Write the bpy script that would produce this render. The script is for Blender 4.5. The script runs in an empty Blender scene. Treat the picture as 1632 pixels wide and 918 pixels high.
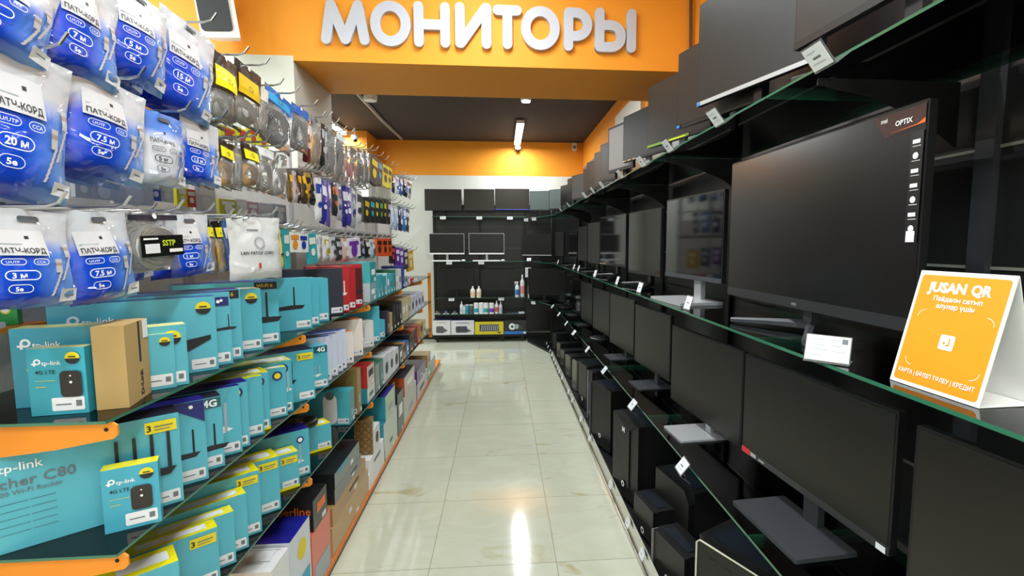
import bpy, math, random
from mathutils import Vector, Matrix, noise
R = math.radians
rnd = random.Random(7)
S = bpy.context.scene
COL = S.collection

# ------------------------------------------------------------------ camera
FPX, PCX, PCY, EYE = 770.0, 862.0, 459.0, 1.52
YAW, PIT = math.atan(62 / 770), math.atan(70 / 770)
Fv = Vector((math.sin(YAW) * math.cos(PIT), math.cos(YAW) * math.cos(PIT), -math.sin(PIT)))
Rv = Vector((math.cos(YAW), -math.sin(YAW), 0)); Uv = Rv.cross(Fv)
cam = bpy.data.cameras.new('camera'); camo = bpy.data.objects.new('camera', cam); COL.objects.link(camo)
camo.matrix_world = Matrix.Translation((0, 0, EYE)) @ Matrix((Rv, Uv, -Fv)).transposed().to_4x4()
cam.sensor_fit = 'HORIZONTAL'; cam.sensor_width = 36; cam.lens = FPX / 1632 * 36
cam.shift_x = -(PCX - 816) / 1632; cam.clip_start = .02
S.camera = camo

def ray(x, y): return Fv + Rv * ((x - PCX) / FPX) - Uv * ((y - PCY) / FPX)
def az(x, y, z):
    d = ray(x, y); return Vector((0, 0, EYE)) + d * ((z - EYE) / d.z)
def ax(x, y, X):
    d = ray(x, y); return Vector((0, 0, EYE)) + d * (X / d.x)
def ay(x, y, Y):
    d = ray(x, y); return Vector((0, 0, EYE)) + d * (Y / d.y)
def prx(p):
    v = Vector(p) - Vector((0, 0, EYE)); return PCX + FPX * v.dot(Rv) / v.dot(Fv)

# ------------------------------------------------------------------ view, world
S.view_settings.view_transform = 'Standard'; S.view_settings.look = 'None'
S.view_settings.exposure = 0.14; S.view_settings.gamma = 1.0; S.view_settings.use_curve_mapping = False
W = bpy.data.worlds.new('world'); S.world = W; W.use_nodes = True
W.node_tree.nodes['Background'].inputs[0].default_value = (.9, .95, 1, 1)
W.node_tree.nodes['Background'].inputs[1].default_value = .25
S.cycles.transparent_max_bounces = 24; S.cycles.max_bounces = 8
S.cycles.caustics_reflective = False; S.cycles.caustics_refractive = False
LAMP_W = 36.0      # watts of each front ceiling lamp
BACK_W = 40.0

# ------------------------------------------------------------------ materials
def lin(h):
    if isinstance(h, str):
        c = [int(h[i:i + 2], 16) / 255 for i in (0, 2, 4)]
    else: c = h
    return tuple((x / 12.92 if x <= .04045 else ((x + .055) / 1.055) ** 2.4) for x in c) + (1,)
MC = {}
def M(name, col='808080', rough=.5, metal=0., spec=.5, coat=0., bump=0., bscale=60., var=.04, vscale=9., emit=0., alpha=1.):
    key = name
    if key in MC: return MC[key]
    m = bpy.data.materials.new(name); m.use_nodes = True; nt = m.node_tree; b = nt.nodes['Principled BSDF']
    c = lin(col)
    b.inputs['Roughness'].default_value = rough; b.inputs['Metallic'].default_value = metal
    b.inputs['Specular IOR Level'].default_value = spec; b.inputs['Coat Weight'].default_value = coat
    b.inputs['Coat Roughness'].default_value = .06
    tc = nt.nodes.new('ShaderNodeTexCoord')
    n = nt.nodes.new('ShaderNodeTexNoise'); n.inputs['Scale'].default_value = vscale; n.inputs['Detail'].default_value = 3
    nt.links.new(tc.outputs['Object'], n.inputs['Vector'])
    mx = nt.nodes.new('ShaderNodeMix'); mx.data_type = 'RGBA'
    mx.inputs['A'].default_value = tuple(x * (1 - var) for x in c[:3]) + (1,)
    mx.inputs['B'].default_value = tuple(min(1, x * (1 + var)) for x in c[:3]) + (1,)
    nt.links.new(n.outputs['Fac'], mx.inputs['Factor']); nt.links.new(mx.outputs['Result'], b.inputs['Base Color'])
    if bump:
        n2 = nt.nodes.new('ShaderNodeTexNoise'); n2.inputs['Scale'].default_value = bscale; n2.inputs['Detail'].default_value = 2
        nt.links.new(tc.outputs['Object'], n2.inputs['Vector'])
        bp = nt.nodes.new('ShaderNodeBump'); bp.inputs['Strength'].default_value = bump; bp.inputs['Distance'].default_value = .01
        nt.links.new(n2.outputs['Fac'], bp.inputs['Height']); nt.links.new(bp.outputs['Normal'], b.inputs['Normal'])
        if coat: nt.links.new(bp.outputs['Normal'], b.inputs['Coat Normal'])
    if emit:
        b.inputs['Emission Color'].default_value = c; b.inputs['Emission Strength'].default_value = emit
    if alpha < 1: b.inputs['Alpha'].default_value = alpha
    MC[key] = m; return m

def glassy(name, tint, refl_rough=.02, f0=1.45, milky=0., bump=0., bscale=40):
    if name in MC: return MC[name]
    m = bpy.data.materials.new(name); m.use_nodes = True; nt = m.node_tree; nt.nodes.remove(nt.nodes['Principled BSDF'])
    out = nt.nodes['Material Output']
    tr = nt.nodes.new('ShaderNodeBsdfTransparent'); tr.inputs[0].default_value = tint + (1,)
    gl = nt.nodes.new('ShaderNodeBsdfGlossy'); gl.inputs['Roughness'].default_value = refl_rough
    fr = nt.nodes.new('ShaderNodeFresnel'); fr.inputs[0].default_value = f0
    mix = nt.nodes.new('ShaderNodeMixShader'); base = tr.outputs[0]
    if milky:
        df = nt.nodes.new('ShaderNodeBsdfDiffuse'); df.inputs[0].default_value = (.8, .82, .84, 1)
        m2 = nt.nodes.new('ShaderNodeMixShader'); m2.inputs[0].default_value = milky
        nt.links.new(tr.outputs[0], m2.inputs[1]); nt.links.new(df.outputs[0], m2.inputs[2]); base = m2.outputs[0]
    nt.links.new(fr.outputs[0], mix.inputs[0]); nt.links.new(base, mix.inputs[1]); nt.links.new(gl.outputs[0], mix.inputs[2])
    if bump:
        tc = nt.nodes.new('ShaderNodeTexCoord'); n2 = nt.nodes.new('ShaderNodeTexNoise'); n2.inputs['Scale'].default_value = bscale
        bp = nt.nodes.new('ShaderNodeBump'); bp.inputs['Strength'].default_value = bump; bp.inputs['Distance'].default_value = .01
        nt.links.new(tc.outputs['Object'], n2.inputs['Vector']); nt.links.new(n2.outputs['Fac'], bp.inputs['Height'])
        nt.links.new(bp.outputs['Normal'], gl.inputs['Normal']); nt.links.new(bp.outputs['Normal'], fr.inputs['Normal'])
    nt.links.new(mix.outputs[0], out.inputs[0]); MC[name] = m; return m

def floor_mat():
    m = bpy.data.materials.new('marble_tile'); m.use_nodes = True; nt = m.node_tree; b = nt.nodes['Principled BSDF']; N = nt.nodes.new; L = nt.links.new
    g = N('ShaderNodeNewGeometry'); sp = N('ShaderNodeSeparateXYZ'); L(g.outputs['Position'], sp.inputs[0])
    def mt(op, a, bb=None):
        n = N('ShaderNodeMath'); n.operation = op
        for i, q in enumerate((a, bb)):
            if q is None: continue
            if isinstance(q, (int, float)): n.inputs[i].default_value = q
            else: L(q, n.inputs[i])
        return n.outputs[0]
    masks = []; cells = []
    for o, off in (('X', -.35), ('Y', 2.177)):
        u = mt('DIVIDE', mt('SUBTRACT', sp.outputs[o], off), .6); fr = mt('FRACT', u); cells.append(mt('FLOOR', u))
        masks.append(mt('LESS_THAN', mt('MINIMUM', fr, mt('SUBTRACT', 1.0, fr)), .0026))
    line = mt('MAXIMUM', masks[0], masks[1])
    cb = N('ShaderNodeCombineXYZ'); L(cells[0], cb.inputs[0]); L(cells[1], cb.inputs[1])
    wn = N('ShaderNodeTexWhiteNoise'); L(cb.outputs[0], wn.inputs['Vector'])
    va = N('ShaderNodeVectorMath'); va.operation = 'MULTIPLY_ADD'; L(wn.outputs['Color'], va.inputs[0]); va.inputs[1].default_value = (7, 7, 7); L(g.outputs['Position'], va.inputs[2])
    mp = N('ShaderNodeMapping'); mp.inputs['Rotation'].default_value = (0, 0, .5); mp.inputs['Scale'].default_value = (1, 2.0, 1); L(va.outputs[0], mp.inputs[0])
    n1 = N('ShaderNodeTexNoise'); n1.inputs['Scale'].default_value = 2.4; n1.inputs['Detail'].default_value = 5; n1.inputs['Distortion'].default_value = 1.2; L(mp.outputs[0], n1.inputs['Vector'])
    cr = N('ShaderNodeValToRGB'); L(n1.outputs['Fac'], cr.inputs[0]); e = cr.color_ramp.elements
    e[0].position = .3; e[0].color = lin('CBCEBD'); e[1].position = .72; e[1].color = lin('B4AC86')
    x = cr.color_ramp.elements.new(.52); x.color = lin('C5C7B3')
    x = cr.color_ramp.elements.new(.62); x.color = lin('C8CBBA')
    mx = N('ShaderNodeMix'); mx.data_type = 'RGBA'; L(line, mx.inputs['Factor']); L(cr.outputs[0], mx.inputs['A']); mx.inputs['B'].default_value = lin('8F8A76')
    L(mx.outputs['Result'], b.inputs['Base Color']); b.inputs['Roughness'].default_value = .09; b.inputs['Specular IOR Level'].default_value = .5
    n2 = N('ShaderNodeTexNoise'); n2.inputs['Scale'].default_value = 2.5; L(g.outputs['Position'], n2.inputs['Vector'])
    bp = N('ShaderNodeBump'); bp.inputs['Strength'].default_value = .03; bp.inputs['Distance'].default_value = .02; L(n2.outputs['Fac'], bp.inputs['Height']); L(bp.outputs[0], b.inputs['Normal'])
    return m

def bag_mat(name, top, mid, right, low, split=.62):
    """printed plastic pouch: UV based print, glossy crumpled film"""
    if name in MC: return MC[name]
    m = bpy.data.materials.new(name); m.use_nodes = True; nt = m.node_tree; b = nt.nodes['Principled BSDF']; N = nt.nodes.new; L = nt.links.new
    uv = N('ShaderNodeUVMap'); sp = N('ShaderNodeSeparateXYZ'); L(uv.outputs[0], sp.inputs[0])
    tc = N('ShaderNodeTexCoord')
    n = N('ShaderNodeTexNoise'); n.inputs['Scale'].default_value = 16; L(tc.outputs['Object'], n.inputs['Vector'])
    def mixc(f, a, c):
        x = N('ShaderNodeMix'); x.data_type = 'RGBA'; L(f, x.inputs['Factor'])
        for k, q in (('A', a), ('B', c)):
            if isinstance(q, str): x.inputs[k].default_value = lin(q)
            else: L(q, x.inputs[k])
        return x.outputs['Result']
    def ramp(src, a, c):
        r = N('ShaderNodeMapRange'); r.inputs[1].default_value = a; r.inputs[2].default_value = c; L(src, r.inputs[0]); return r.outputs[0]
    ad = N('ShaderNodeMath'); ad.operation = 'MULTIPLY_ADD'; L(n.outputs['Fac'], ad.inputs[0]); ad.inputs[1].default_value = .12; L(sp.outputs['Y'], ad.inputs[2])
    ad2 = N('ShaderNodeMath'); ad2.operation = 'MULTIPLY_ADD'; L(n.outputs['Fac'], ad2.inputs[0]); ad2.inputs[1].default_value = .2; L(sp.outputs['X'], ad2.inputs[2])
    body = mixc(ramp(ad2.outputs[0], .5, 1.1), mixc(ramp(sp.outputs['Y'], .0, .3), low, mid), right)
    col = mixc(ramp(ad.outputs[0], split - .02, split + .16), body, top)
    L(col, b.inputs['Base Color']); b.inputs['Roughness'].default_value = .35; b.inputs['Coat Weight'].default_value = .9; b.inputs['Coat Roughness'].default_value = .08
    v = N('ShaderNodeTexNoise'); v.inputs['Scale'].default_value = 9; v.inputs['Detail'].default_value = 3; v.inputs['Distortion'].default_value = 2.2; v.noise_type = 'RIDGED_MULTIFRACTAL'; L(tc.outputs['Object'], v.inputs['Vector'])
    bp = N('ShaderNodeBump'); bp.inputs['Strength'].default_value = 1.0; bp.inputs['Distance'].default_value = .02; L(v.outputs['Fac'], bp.inputs['Height'])
    L(bp.outputs[0], b.inputs['Coat Normal']); 
    bp2 = N('ShaderNodeBump'); bp2.inputs['Strength'].default_value = .3; bp2.inputs['Distance'].default_value = .01; L(v.outputs['Fac'], bp2.inputs['Height']); L(bp2.outputs[0], b.inputs['Normal'])
    MC[name] = m; return m

ORANGE = M('orange_wall_paint', 'F09A2C', .6, var=.03, bump=.05, bscale=200, spec=.3)
CREAM = M('cream_wall_paint', 'D2D4CC', .7, var=.02, bump=.05, bscale=200, spec=.3)
DARKC = M('dark_ceiling_paint', '332D2D', .8, var=.05)
WHITEC = M('white_ceiling_paint', 'ECECE8', .8)
FLOOR = floor_mat()
OMET = M('orange_powder_coated_steel', 'F0922A', .4, var=.03)
BMET = M('black_powder_coated_steel', '121214', .42, spec=.4, bump=.05, bscale=300)
BPAN = M('black_slatted_panel', '202021', .32, spec=.5, bump=.04, bscale=120)
DGREY = M('dark_grey_steel', '3A3C42', .4)
CHROME = M('zinc_plated_wire', 'C8C8CA', .22, metal=1.)
GLASS = glassy('clear_shelf_glass', (.965, .99, .975), .01, 1.5)
SMOKE = glassy('dark_shelf_glass', (.86, .94, .91), .02, 1.5)
GEDGE = M('green_glass_edge', '2E6B52', .12, spec=.8)
GEDGE2 = M('dark_green_glass_edge', '3F7A62', .12, spec=.8)
CLEAR = glassy('clear_plastic_film', (.97, .98, .985), .10, 1.32, .17, .35, 30)
CLEARP = glassy('clear_rigid_plastic', (.95, .96, .96), .05, 1.5, .16)
BPL = M('black_matt_plastic', '101012', .42, spec=.45, bump=.03, bscale=400)
BGL = M('black_gloss_plastic', '0A0A0C', .12, spec=.5)
SCR = M('matt_screen', '0B0B0D', .32, spec=.5, var=.1)
SCRG = M('glossy_screen', '060708', .06, spec=.6)
SCRL = M('pale_matt_screen', '46494A', .38, spec=.6)
SILV = M('silver_plastic', 'B9BCC0', .3, metal=.3)
WPL = M('white_plastic', 'E8E8E6', .35)
PAPER = M('white_label_paper', 'E4E8EE', .55, var=.01)
INK = M('black_print_ink', '1A1C22', .5)
GREYINK = M('grey_print_ink', '6A7078', .5)
WINK = M('white_print_ink', 'F4F6F8', .5)
CARD = M('kraft_cardboard', 'B0945E', .75, var=.05, bump=.05)
KRAFTD = M('dark_kraft_print', '5A452C', .7)  # dark brown for the key pattern, carton print and lid seam
def carton(c): return M('printed_carton_' + c.lower(), c, .33, coat=.25, var=.05, vscale=5)
TEAL = '52B0C6'; YEL = 'E8DF1E'; PURP = '2A2488'; LEM = 'E6E08A'; WH = 'E4E6E8'; NAVY = '1E3A7A'

# ------------------------------------------------------------------ mesh builder
TX = {}
def text_geo(s, bold=.0):
    k = (s, bold)
    if k in TX: return TX[k]
    c = bpy.data.curves.new('t', 'FONT'); c.body = s; c.resolution_u = 2 if len(s) > 3 else 3; c.offset = bold; c.align_x = 'LEFT'
    o = bpy.data.objects.new('t', c); COL.objects.link(o)
    me = bpy.data.meshes.new_from_object(o)
    vs = [(v.co.x, v.co.y) for v in me.vertices]; fs = [tuple(p.vertices) for p in me.polygons]
    x0 = min([v[0] for v in vs] or [0]); x1 = max([v[0] for v in vs] or [1])
    y0 = min([v[1] for v in vs] or [0]); y1 = max([v[1] for v in vs] or [1])
    bpy.data.objects.remove(o); bpy.data.curves.remove(c); bpy.data.meshes.remove(me)
    TX[k] = (vs, fs, x0, x1, y0, y1); return TX[k]

class MB:
    def __init__(s): s.v = []; s.f = []; s.m = []; s.mats = []; s.uv = None; s.map = None
    def mi(s, mat):
        if mat not in s.mats: s.mats.append(mat)
        return s.mats.index(mat)
    def add(s, vs, fs, mat):
        n = len(s.v); i = s.mi(mat); s.v += [tuple(v) for v in vs]
        for f in fs: s.f.append(tuple(n + k for k in f)); s.m.append(i)
        return s
    def box(s, x0, x1, y0, y1, z0, z1, mat, mats=None, ch=0.):
        """mats: dict of face -> material for front(-y) back left right top bottom"""
        v = [(x0, y0, z0), (x1, y0, z0), (x1, y1, z0), (x0, y1, z0), (x0, y0, z1), (x1, y0, z1), (x1, y1, z1), (x0, y1, z1)]
        fs = {'bottom': (0, 3, 2, 1), 'top': (4, 5, 6, 7), 'front': (0, 1, 5, 4), 'right': (1, 2, 6, 5), 'back': (2, 3, 7, 6), 'left': (3, 0, 4, 7)}
        n = len(s.v); s.v += v
        for k, f in fs.items():
            s.f.append(tuple(n + q for q in f)); s.m.append(s.mi((mats or {}).get(k, mat)))
        return s
    def rbox(s, x0, x1, y0, y1, z0, z1, r, mat, seg=3, axis='y'):
        """rounded-corner plate, extruded along axis"""
        if axis == 'y': a0, a1, b0, b1, c0, c1 = x0, x1, z0, z1, y0, y1
        elif axis == 'z': a0, a1, b0, b1, c0, c1 = x0, x1, y0, y1, z0, z1
        else: a0, a1, b0, b1, c0, c1 = y0, y1, z0, z1, x0, x1
        r = min(r, (a1 - a0) / 2.01, (b1 - b0) / 2.01)
        pts = []
        for cx, cy, st in ((a1 - r, b1 - r, 0), (a0 + r, b1 - r, 90), (a0 + r, b0 + r, 180), (a1 - r, b0 + r, 270)):
            for k in range(seg + 1):
                t = R(st + 90 * k / seg); pts.append((cx + r * math.cos(t), cy + r * math.sin(t)))
        return s.prism(pts, c0, c1, mat, axis)
    def prism(s, pts, c0, c1, mat, axis='y', top=None):
        n = len(pts)
        def P(a, b, c): return (a, c, b) if axis == 'y' else ((a, b, c) if axis == 'z' else (c, a, b))
        q = top or pts
        vs = [P(a, b, c0) for a, b in pts] + [P(a, b, c1) for a, b in q]
        fs = [tuple(range(n)), tuple(range(2 * n - 1, n - 1, -1))] + [(i, i + n, (i + 1) % n + n, (i + 1) % n) for i in range(n)]
        if axis != 'y': fs = [tuple(reversed(f)) for f in fs]
        # normals: keep outward for ccw input
        return s.add(vs, fs, mat)
    def tube(s, path, r, mat, seg=6, closed=False, cap=True):
        path = [Vector(p) for p in path]; n = len(path); vs = []; fs = []
        up = Vector((0, 0, 1)); prev = None
        for i, p in enumerate(path):
            if closed: t = (path[(i + 1) % n] - path[i - 1])
            else: t = path[min(i + 1, n - 1)] - path[max(i - 1, 0)]
            t.normalize()
            if prev is None: a = t.orthogonal().normalized()
            else: a = (prev - t * prev.dot(t)).normalized()
            prev = a; b = t.cross(a); rr = r[i] if isinstance(r, (list, tuple)) else r
            for k in range(seg):
                th = 2 * math.pi * k / seg; vs.append(p + a * (math.cos(th) * rr) + b * (math.sin(th) * rr))
        m = n if closed else n - 1
        for i in range(m):
            j = (i + 1) % n
            for k in range(seg): fs.append((i * seg + k, i * seg + (k + 1) % seg, j * seg + (k + 1) % seg, j * seg + k))
        if cap and not closed: fs += [tuple(range(seg - 1, -1, -1)), tuple((n - 1) * seg + k for k in range(seg))]
        return s.add(vs, fs, mat)
    def lathe(s, prof, c, mat, seg=14, axis='z'):
        vs = []; fs = []; n = len(prof)
        for (r, h) in prof:
            for k in range(seg):
                t = 2 * math.pi * k / seg; a, b = r * math.cos(t), r * math.sin(t)
                p = (a, b, h) if axis == 'z' else ((a, h, b) if axis == 'y' else (h, a, b))
                vs.append((c[0] + p[0], c[1] + p[1], c[2] + p[2]))
        for i in range(n - 1):
            for k in range(seg):
                f = (i * seg + k, i * seg + (k + 1) % seg, (i + 1) * seg + (k + 1) % seg, (i + 1) * seg + k)
                fs.append(f if axis != 'y' else tuple(reversed(f)))
        a = tuple(range(seg - 1, -1, -1)); b = tuple((n - 1) * seg + k for k in range(seg))
        fs += [a, b] if axis != 'y' else [tuple(reversed(a)), tuple(reversed(b))]
        return s.add(vs, fs, mat)
    def build(s, name, parent=None, loc=(0, 0, 0), rot=(0, 0, 0), smooth=False):
        me = bpy.data.meshes.new(name)
        vs = s.v if not s.map else [s.map(v) for v in s.v]
        me.from_pydata(vs, [], s.f)
        for m in s.mats: me.materials.append(m)
        me.polygons.foreach_set('material_index', s.m)
        if s.uv:
            l = me.uv_layers.new(name='UVMap')
            for lp in me.loops: l.data[lp.index].uv = s.uv[lp.vertex_index]
        if smooth: me.polygons.foreach_set('use_smooth', [True] * len(me.polygons))
        me.update()
        o = bpy.data.objects.new(name, me); COL.objects.link(o); o.location = loc; o.rotation_euler = rot
        if parent: o.parent = parent
        return o

class DEC(MB):
    """flat print on a front face: plane y = y0 (facing -y); u = x, v = z"""
    def __init__(s, y0=0., surf=None, plane='front', step=.0004):
        super().__init__(); s.y0 = y0; s.k = 1; s.surf = surf; s.plane = plane; s.step = step
    def P(s, u, v):
        o = s.step * s.k
        if s.surf: return (u, s.surf(u, v) - o - .0012, v)
        if s.plane == 'front': return (u, s.y0 - o, v)
        if s.plane == 'right': return (s.y0 + o, u, v)
        return (u, v, s.y0 + o)      # top
    def poly(s, pts, mat):
        s.add([s.P(*p) for p in pts], [tuple(range(len(pts)))], mat); s.k += 1; return s
    def rect(s, u0, v0, u1, v1, mat): return s.poly([(u0, v0), (u1, v0), (u1, v1), (u0, v1)], mat)
    def rrect(s, u0, v0, u1, v1, r, mat, seg=3):
        pts = []
        r = min(r, (u1 - u0) / 2, (v1 - v0) / 2)
        for cx, cy, st in ((u1 - r, v1 - r, 0), (u0 + r, v1 - r, 90), (u0 + r, v0 + r, 180), (u1 - r, v0 + r, 270)):
            for k in range(seg + 1):
                t = R(st + 90 * k / seg); pts.append((cx + r * math.cos(t), cy + r * math.sin(t)))
        return s.poly(pts, mat)
    def pill(s, u0, v0, u1, v1, mat, w=.0012):
        r = (v1 - v0) / 2; o = []; i = []
        for cx, st in ((u1 - r, -90), (u0 + r, 90)):
            for k in range(7):
                t = R(st + 30 * k); o.append((cx + r * math.cos(t), v0 + r + r * math.sin(t))); i.append((cx + (r - w) * math.cos(t), v0 + r + (r - w) * math.sin(t)))
        n = len(o); s.add([s.P(*p) for p in o + i], [(a, (a + 1) % n, (a + 1) % n + n, a + n) for a in range(n)], mat); s.k += 1; return s
    def disc(s, u, v, r, mat, seg=16, a0=0, a1=360):
        return s.poly([(u + r * math.cos(R(a0 + (a1 - a0) * k / seg)), v + r * math.sin(R(a0 + (a1 - a0) * k / seg))) for k in range(seg + (a1 - a0 != 360))], mat)
    def text(s, t, u, v, h, mat, bold=0., maxw=None, center=False, rot=0):
        vs, fs, x0, x1, y0, y1 = text_geo(t, bold); sc = h / .73
        w = (x1 - x0) * sc
        sx = sc * (maxw / w if maxw and w > maxw else 1); w = (x1 - x0) * sx
        ou = -w / 2 if center else 0
        out = []
        for (x, y) in vs:
            a, b = (x - x0) * sx + ou, y * sc
            if rot == 90: a, b = -b, a
            if rot == -90: a, b = b, -a
            out.append(s.P(u + a, v + b))
        s.add(out, fs, mat); s.k += 1; return s
    def logo(s, u, v, h, mat):
        """round letter mark with a bar, then the name"""
        r = h * .42
        s.pill(u + h * .62 - r, v + h * .58 - r, u + h * .62 + r, v + h * .58 + r, mat, r * .48)
        s.rect(u + h * .2, v, u + h * .42, v + h * .6, mat); s.rect(u, v + h * .2, u + h * .62, v + h * .4, mat)
        return s

def empty(name, loc=(0, 0, 0), rz=0., rx=0.):
    o = bpy.data.objects.new(name, None); COL.objects.link(o); o.location = loc; o.rotation_euler = (rx, 0, rz); o.empty_display_size = .05
    return o
def tag(o, label, cat, group=None):
    o['label'] = label; o['category'] = cat
    if group: o['group'] = group
    return o
def struct(o): o['kind'] = 'structure'; return o
def dup(root, loc=None, rz=None):
    r = root.copy(); COL.objects.link(r)
    if loc is not None: r.location = loc
    if rz is not None: r.rotation_euler[2] = rz
    for ch in list(root.children):
        c = ch.copy(); COL.objects.link(c); c.parent = r
        for g in list(ch.children):
            d = g.copy(); COL.objects.link(d); d.parent = c
    return r
ORD = 'first second third fourth fifth sixth seventh eighth ninth tenth eleventh twelfth thirteenth fourteenth fifteenth sixteenth seventeenth eighteenth nineteenth twentieth'.split()
ORD += ['twenty-' + w for w in ORD[:9]] + ['thirtieth'] + ['thirty-' + w for w in ORD[:9]]
def ordn(i): return ORD[i] if i < len(ORD) else str(i + 1) + 'th'

# ================================================================== room shell
def slab(name, x0, x1, y0, y1, z0, z1, mat, mats=None):
    b = MB(); b.box(x0, x1, y0, y1, z0, z1, mat, mats); return struct(b.build(name))
slab('floor', -4.5, 1.36, -2.5, 7.95, -.1, 0, FLOOR)
slab('ceiling', -4.5, 1.36, -2.5, 3.3, 3.45, 3.55, WHITEC)
slab('ceiling_back_room', -4.5, 1.36, 3.98, 7.95, 3.12, 3.3, DARKC)
# right wall: cream below, orange above
slab('wall_right', 1.3, 1.4, -2.5, 7.95, 0, 2.56, CREAM)
slab('wall_right_upper', 1.3, 1.4, -2.5, 7.95, 2.56, 3.5, ORANGE)
slab('trim_1', 1.262, 1.3, 4.42, 5.42, 2.45, 2.92, CREAM)
slab('wall_back', -4.5, 1.3, 7.78, 7.95, 0, 2.59, CREAM)
slab('wall_back_upper', -4.5, 1.3, 7.78, 7.95, 2.59, 3.12, ORANGE)
slab('wall_left', -4.6, -4.5, -2.5, 7.95, 0, 3.5, CREAM)
slab('wall_behind_camera', -4.5, 1.3, -2.6, -2.5, 0, 3.5, CREAM)
# beam carrying the sign, its soffit the same orange
slab('wall_beam', -1.31, 1.3, 3.3, 3.98, 2.68, 3.5, ORANGE)
slab('wall_beam_left', -4.5, -1.31, 3.3, 3.98, 2.71, 3.5, ORANGE)
slab('wall_pillar', -2.15, -1.31, 3.3, 3.98, 0, 2.71, CREAM)
slab('wall_pillar_left', -3.6, -2.15, 3.3, 3.98, 2.5, 2.71, ORANGE)
slab('wall_back_column', -3.2, -1.9, 7.2, 7.78, 0, 2.59, CREAM)
slab('wall_back_column_upper', -3.2, -1.9, 7.2, 7.78, 2.59, 3.12, ORANGE)
slab('baseboard_back', -1.9, 1.3, 7.76, 7.78, 0, .08, BPL)

# ================================================================== lamps
DIFF = M('lit_lamp_diffuser', 'FFFFFF', .5, emit=6.)
LMET = M('lamp_housing_white', 'E8E8E8', .4)
def tube_lamp(x, y0, y1, z, ztop, watts, label, w=.09):
    t = empty('linear_ceiling_lamp', (x, (y0 + y1) / 2, z)); L = y1 - y0
    b = MB(); b.box(-w / 2, w / 2, -L / 2, L / 2, .02, .06, LMET); b.build('housing', t)
    b = MB(); b.rbox(-w / 2 + .006, w / 2 - .006, -L / 2 + .01, L / 2 - .01, -.005, .02, .01, DIFF, axis='y'); b.build('diffuser', t)
    if ztop - z > .07:
        for s in (-.8, .8):
            c = MB(); c.tube([(0, s * L / 2, .06), (0, s * L / 2, ztop - z)], .003, CHROME); c.build('suspension_rod', t)
    tag(t, label, 'ceiling lamp')
    li = bpy.data.lights.new('lamp_light', 'AREA'); li.shape = 'RECTANGLE'; li.size = w; li.size_y = L; li.energy = watts; li.color = (.93, .99, 1)
    lo = bpy.data.objects.new('lamp_light', li); COL.objects.link(lo); lo.parent = t; lo.location = (0, 0, -.012)
    return t
for i, (x, y) in enumerate([(-.1, .2), (-.1, 2.2), (-2.4, .2), (-2.4, 2.2), (-3.8, 1.2), (.75, -1.4), (-1.3, -1.4)]):
    tube_lamp(x, y - .6, y + .6, 3.36, 3.45, LAMP_W, ['white linear lamp on the front ceiling above the aisle entry', 'white linear lamp on the front ceiling before the orange beam', 'white linear lamp above the far side of the cable rack, entry end', 'white linear lamp above the far side of the cable rack, beam end', 'white linear lamp beside the plain side wall', 'white linear lamp behind the monitor rack entry', 'white linear lamp behind the cable rack entry'][i])
tube_lamp(.25, 6.35, 7.62, 3.04, 3.12, BACK_W, 'lit linear lamp under the dark ceiling above the aisle end', .1)
tube_lamp(-2.18, 5.4, 6.6, 3.04, 3.12, BACK_W, 'lit linear lamp under the dark ceiling above the cable rack')
tube_lamp(-2.18, 6.72, 7.1, 3.04, 3.12, BACK_W * .4, 'short lit lamp beside the orange column under the dark ceiling')
tube_lamp(.25, 4.1, 4.7, 3.04, 3.12, BACK_W * .6, 'linear lamp hidden just behind the orange beam')
t = empty('round_spot_lamp', (.27, 5.35, 3.12)); b = MB(); b.lathe([(.055, 0), (.06, -.05), (.05, -.07)], (0, 0, 0), LMET, 18); b.build('housing', t)
b = MB(); b.lathe([(.045, -.071), (.045, -.078)], (0, 0, 0), M('lit_spot_face', 'FFFFFF', emit=16.), 18); b.build('diffuser', t); tag(t, 'small round bright spot lamp on the dark ceiling', 'ceiling lamp')

def dome(p, label, wall=False):
    t = empty('dome_camera', p)
    b = MB(); b.lathe([(.05, .06), (.055, .04), (.045, .015), (.02, 0)], (0, 0, 0), WPL, 16); b.build('housing', t, smooth=True)
    b = MB(); b.lathe([(.002, -.032), (.02, -.028), (.03, -.012), (.033, .004)], (0, 0, 0), BGL, 14); b.build('lens', t, smooth=True)
    b = MB(); b.tube([(0, 0, .06), (0, 0, 3.12 - p[2])], .012, WPL); b.build('mount', t)
    tag(t, label, 'security camera')
dome((.26, 7.7, 2.98), 'white dome camera at the aisle end below the lit lamp')
dome((-2.02, 7.05, 2.96), 'white dome camera beside the orange column')
t = empty('motion_sensor', ay(915, 235, 7.78)); b = MB(); b.rbox(-.035, .035, -.05, -.001, -.06, .06, .015, WPL); b.build('housing', t)
b = MB(); b.rbox(-.02, .02, -.056, -.05, -.03, .02, .01, GREYINK); b.build('lens', t); tag(t, 'small white motion sensor high on the orange back wall', 'sensor')
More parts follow.
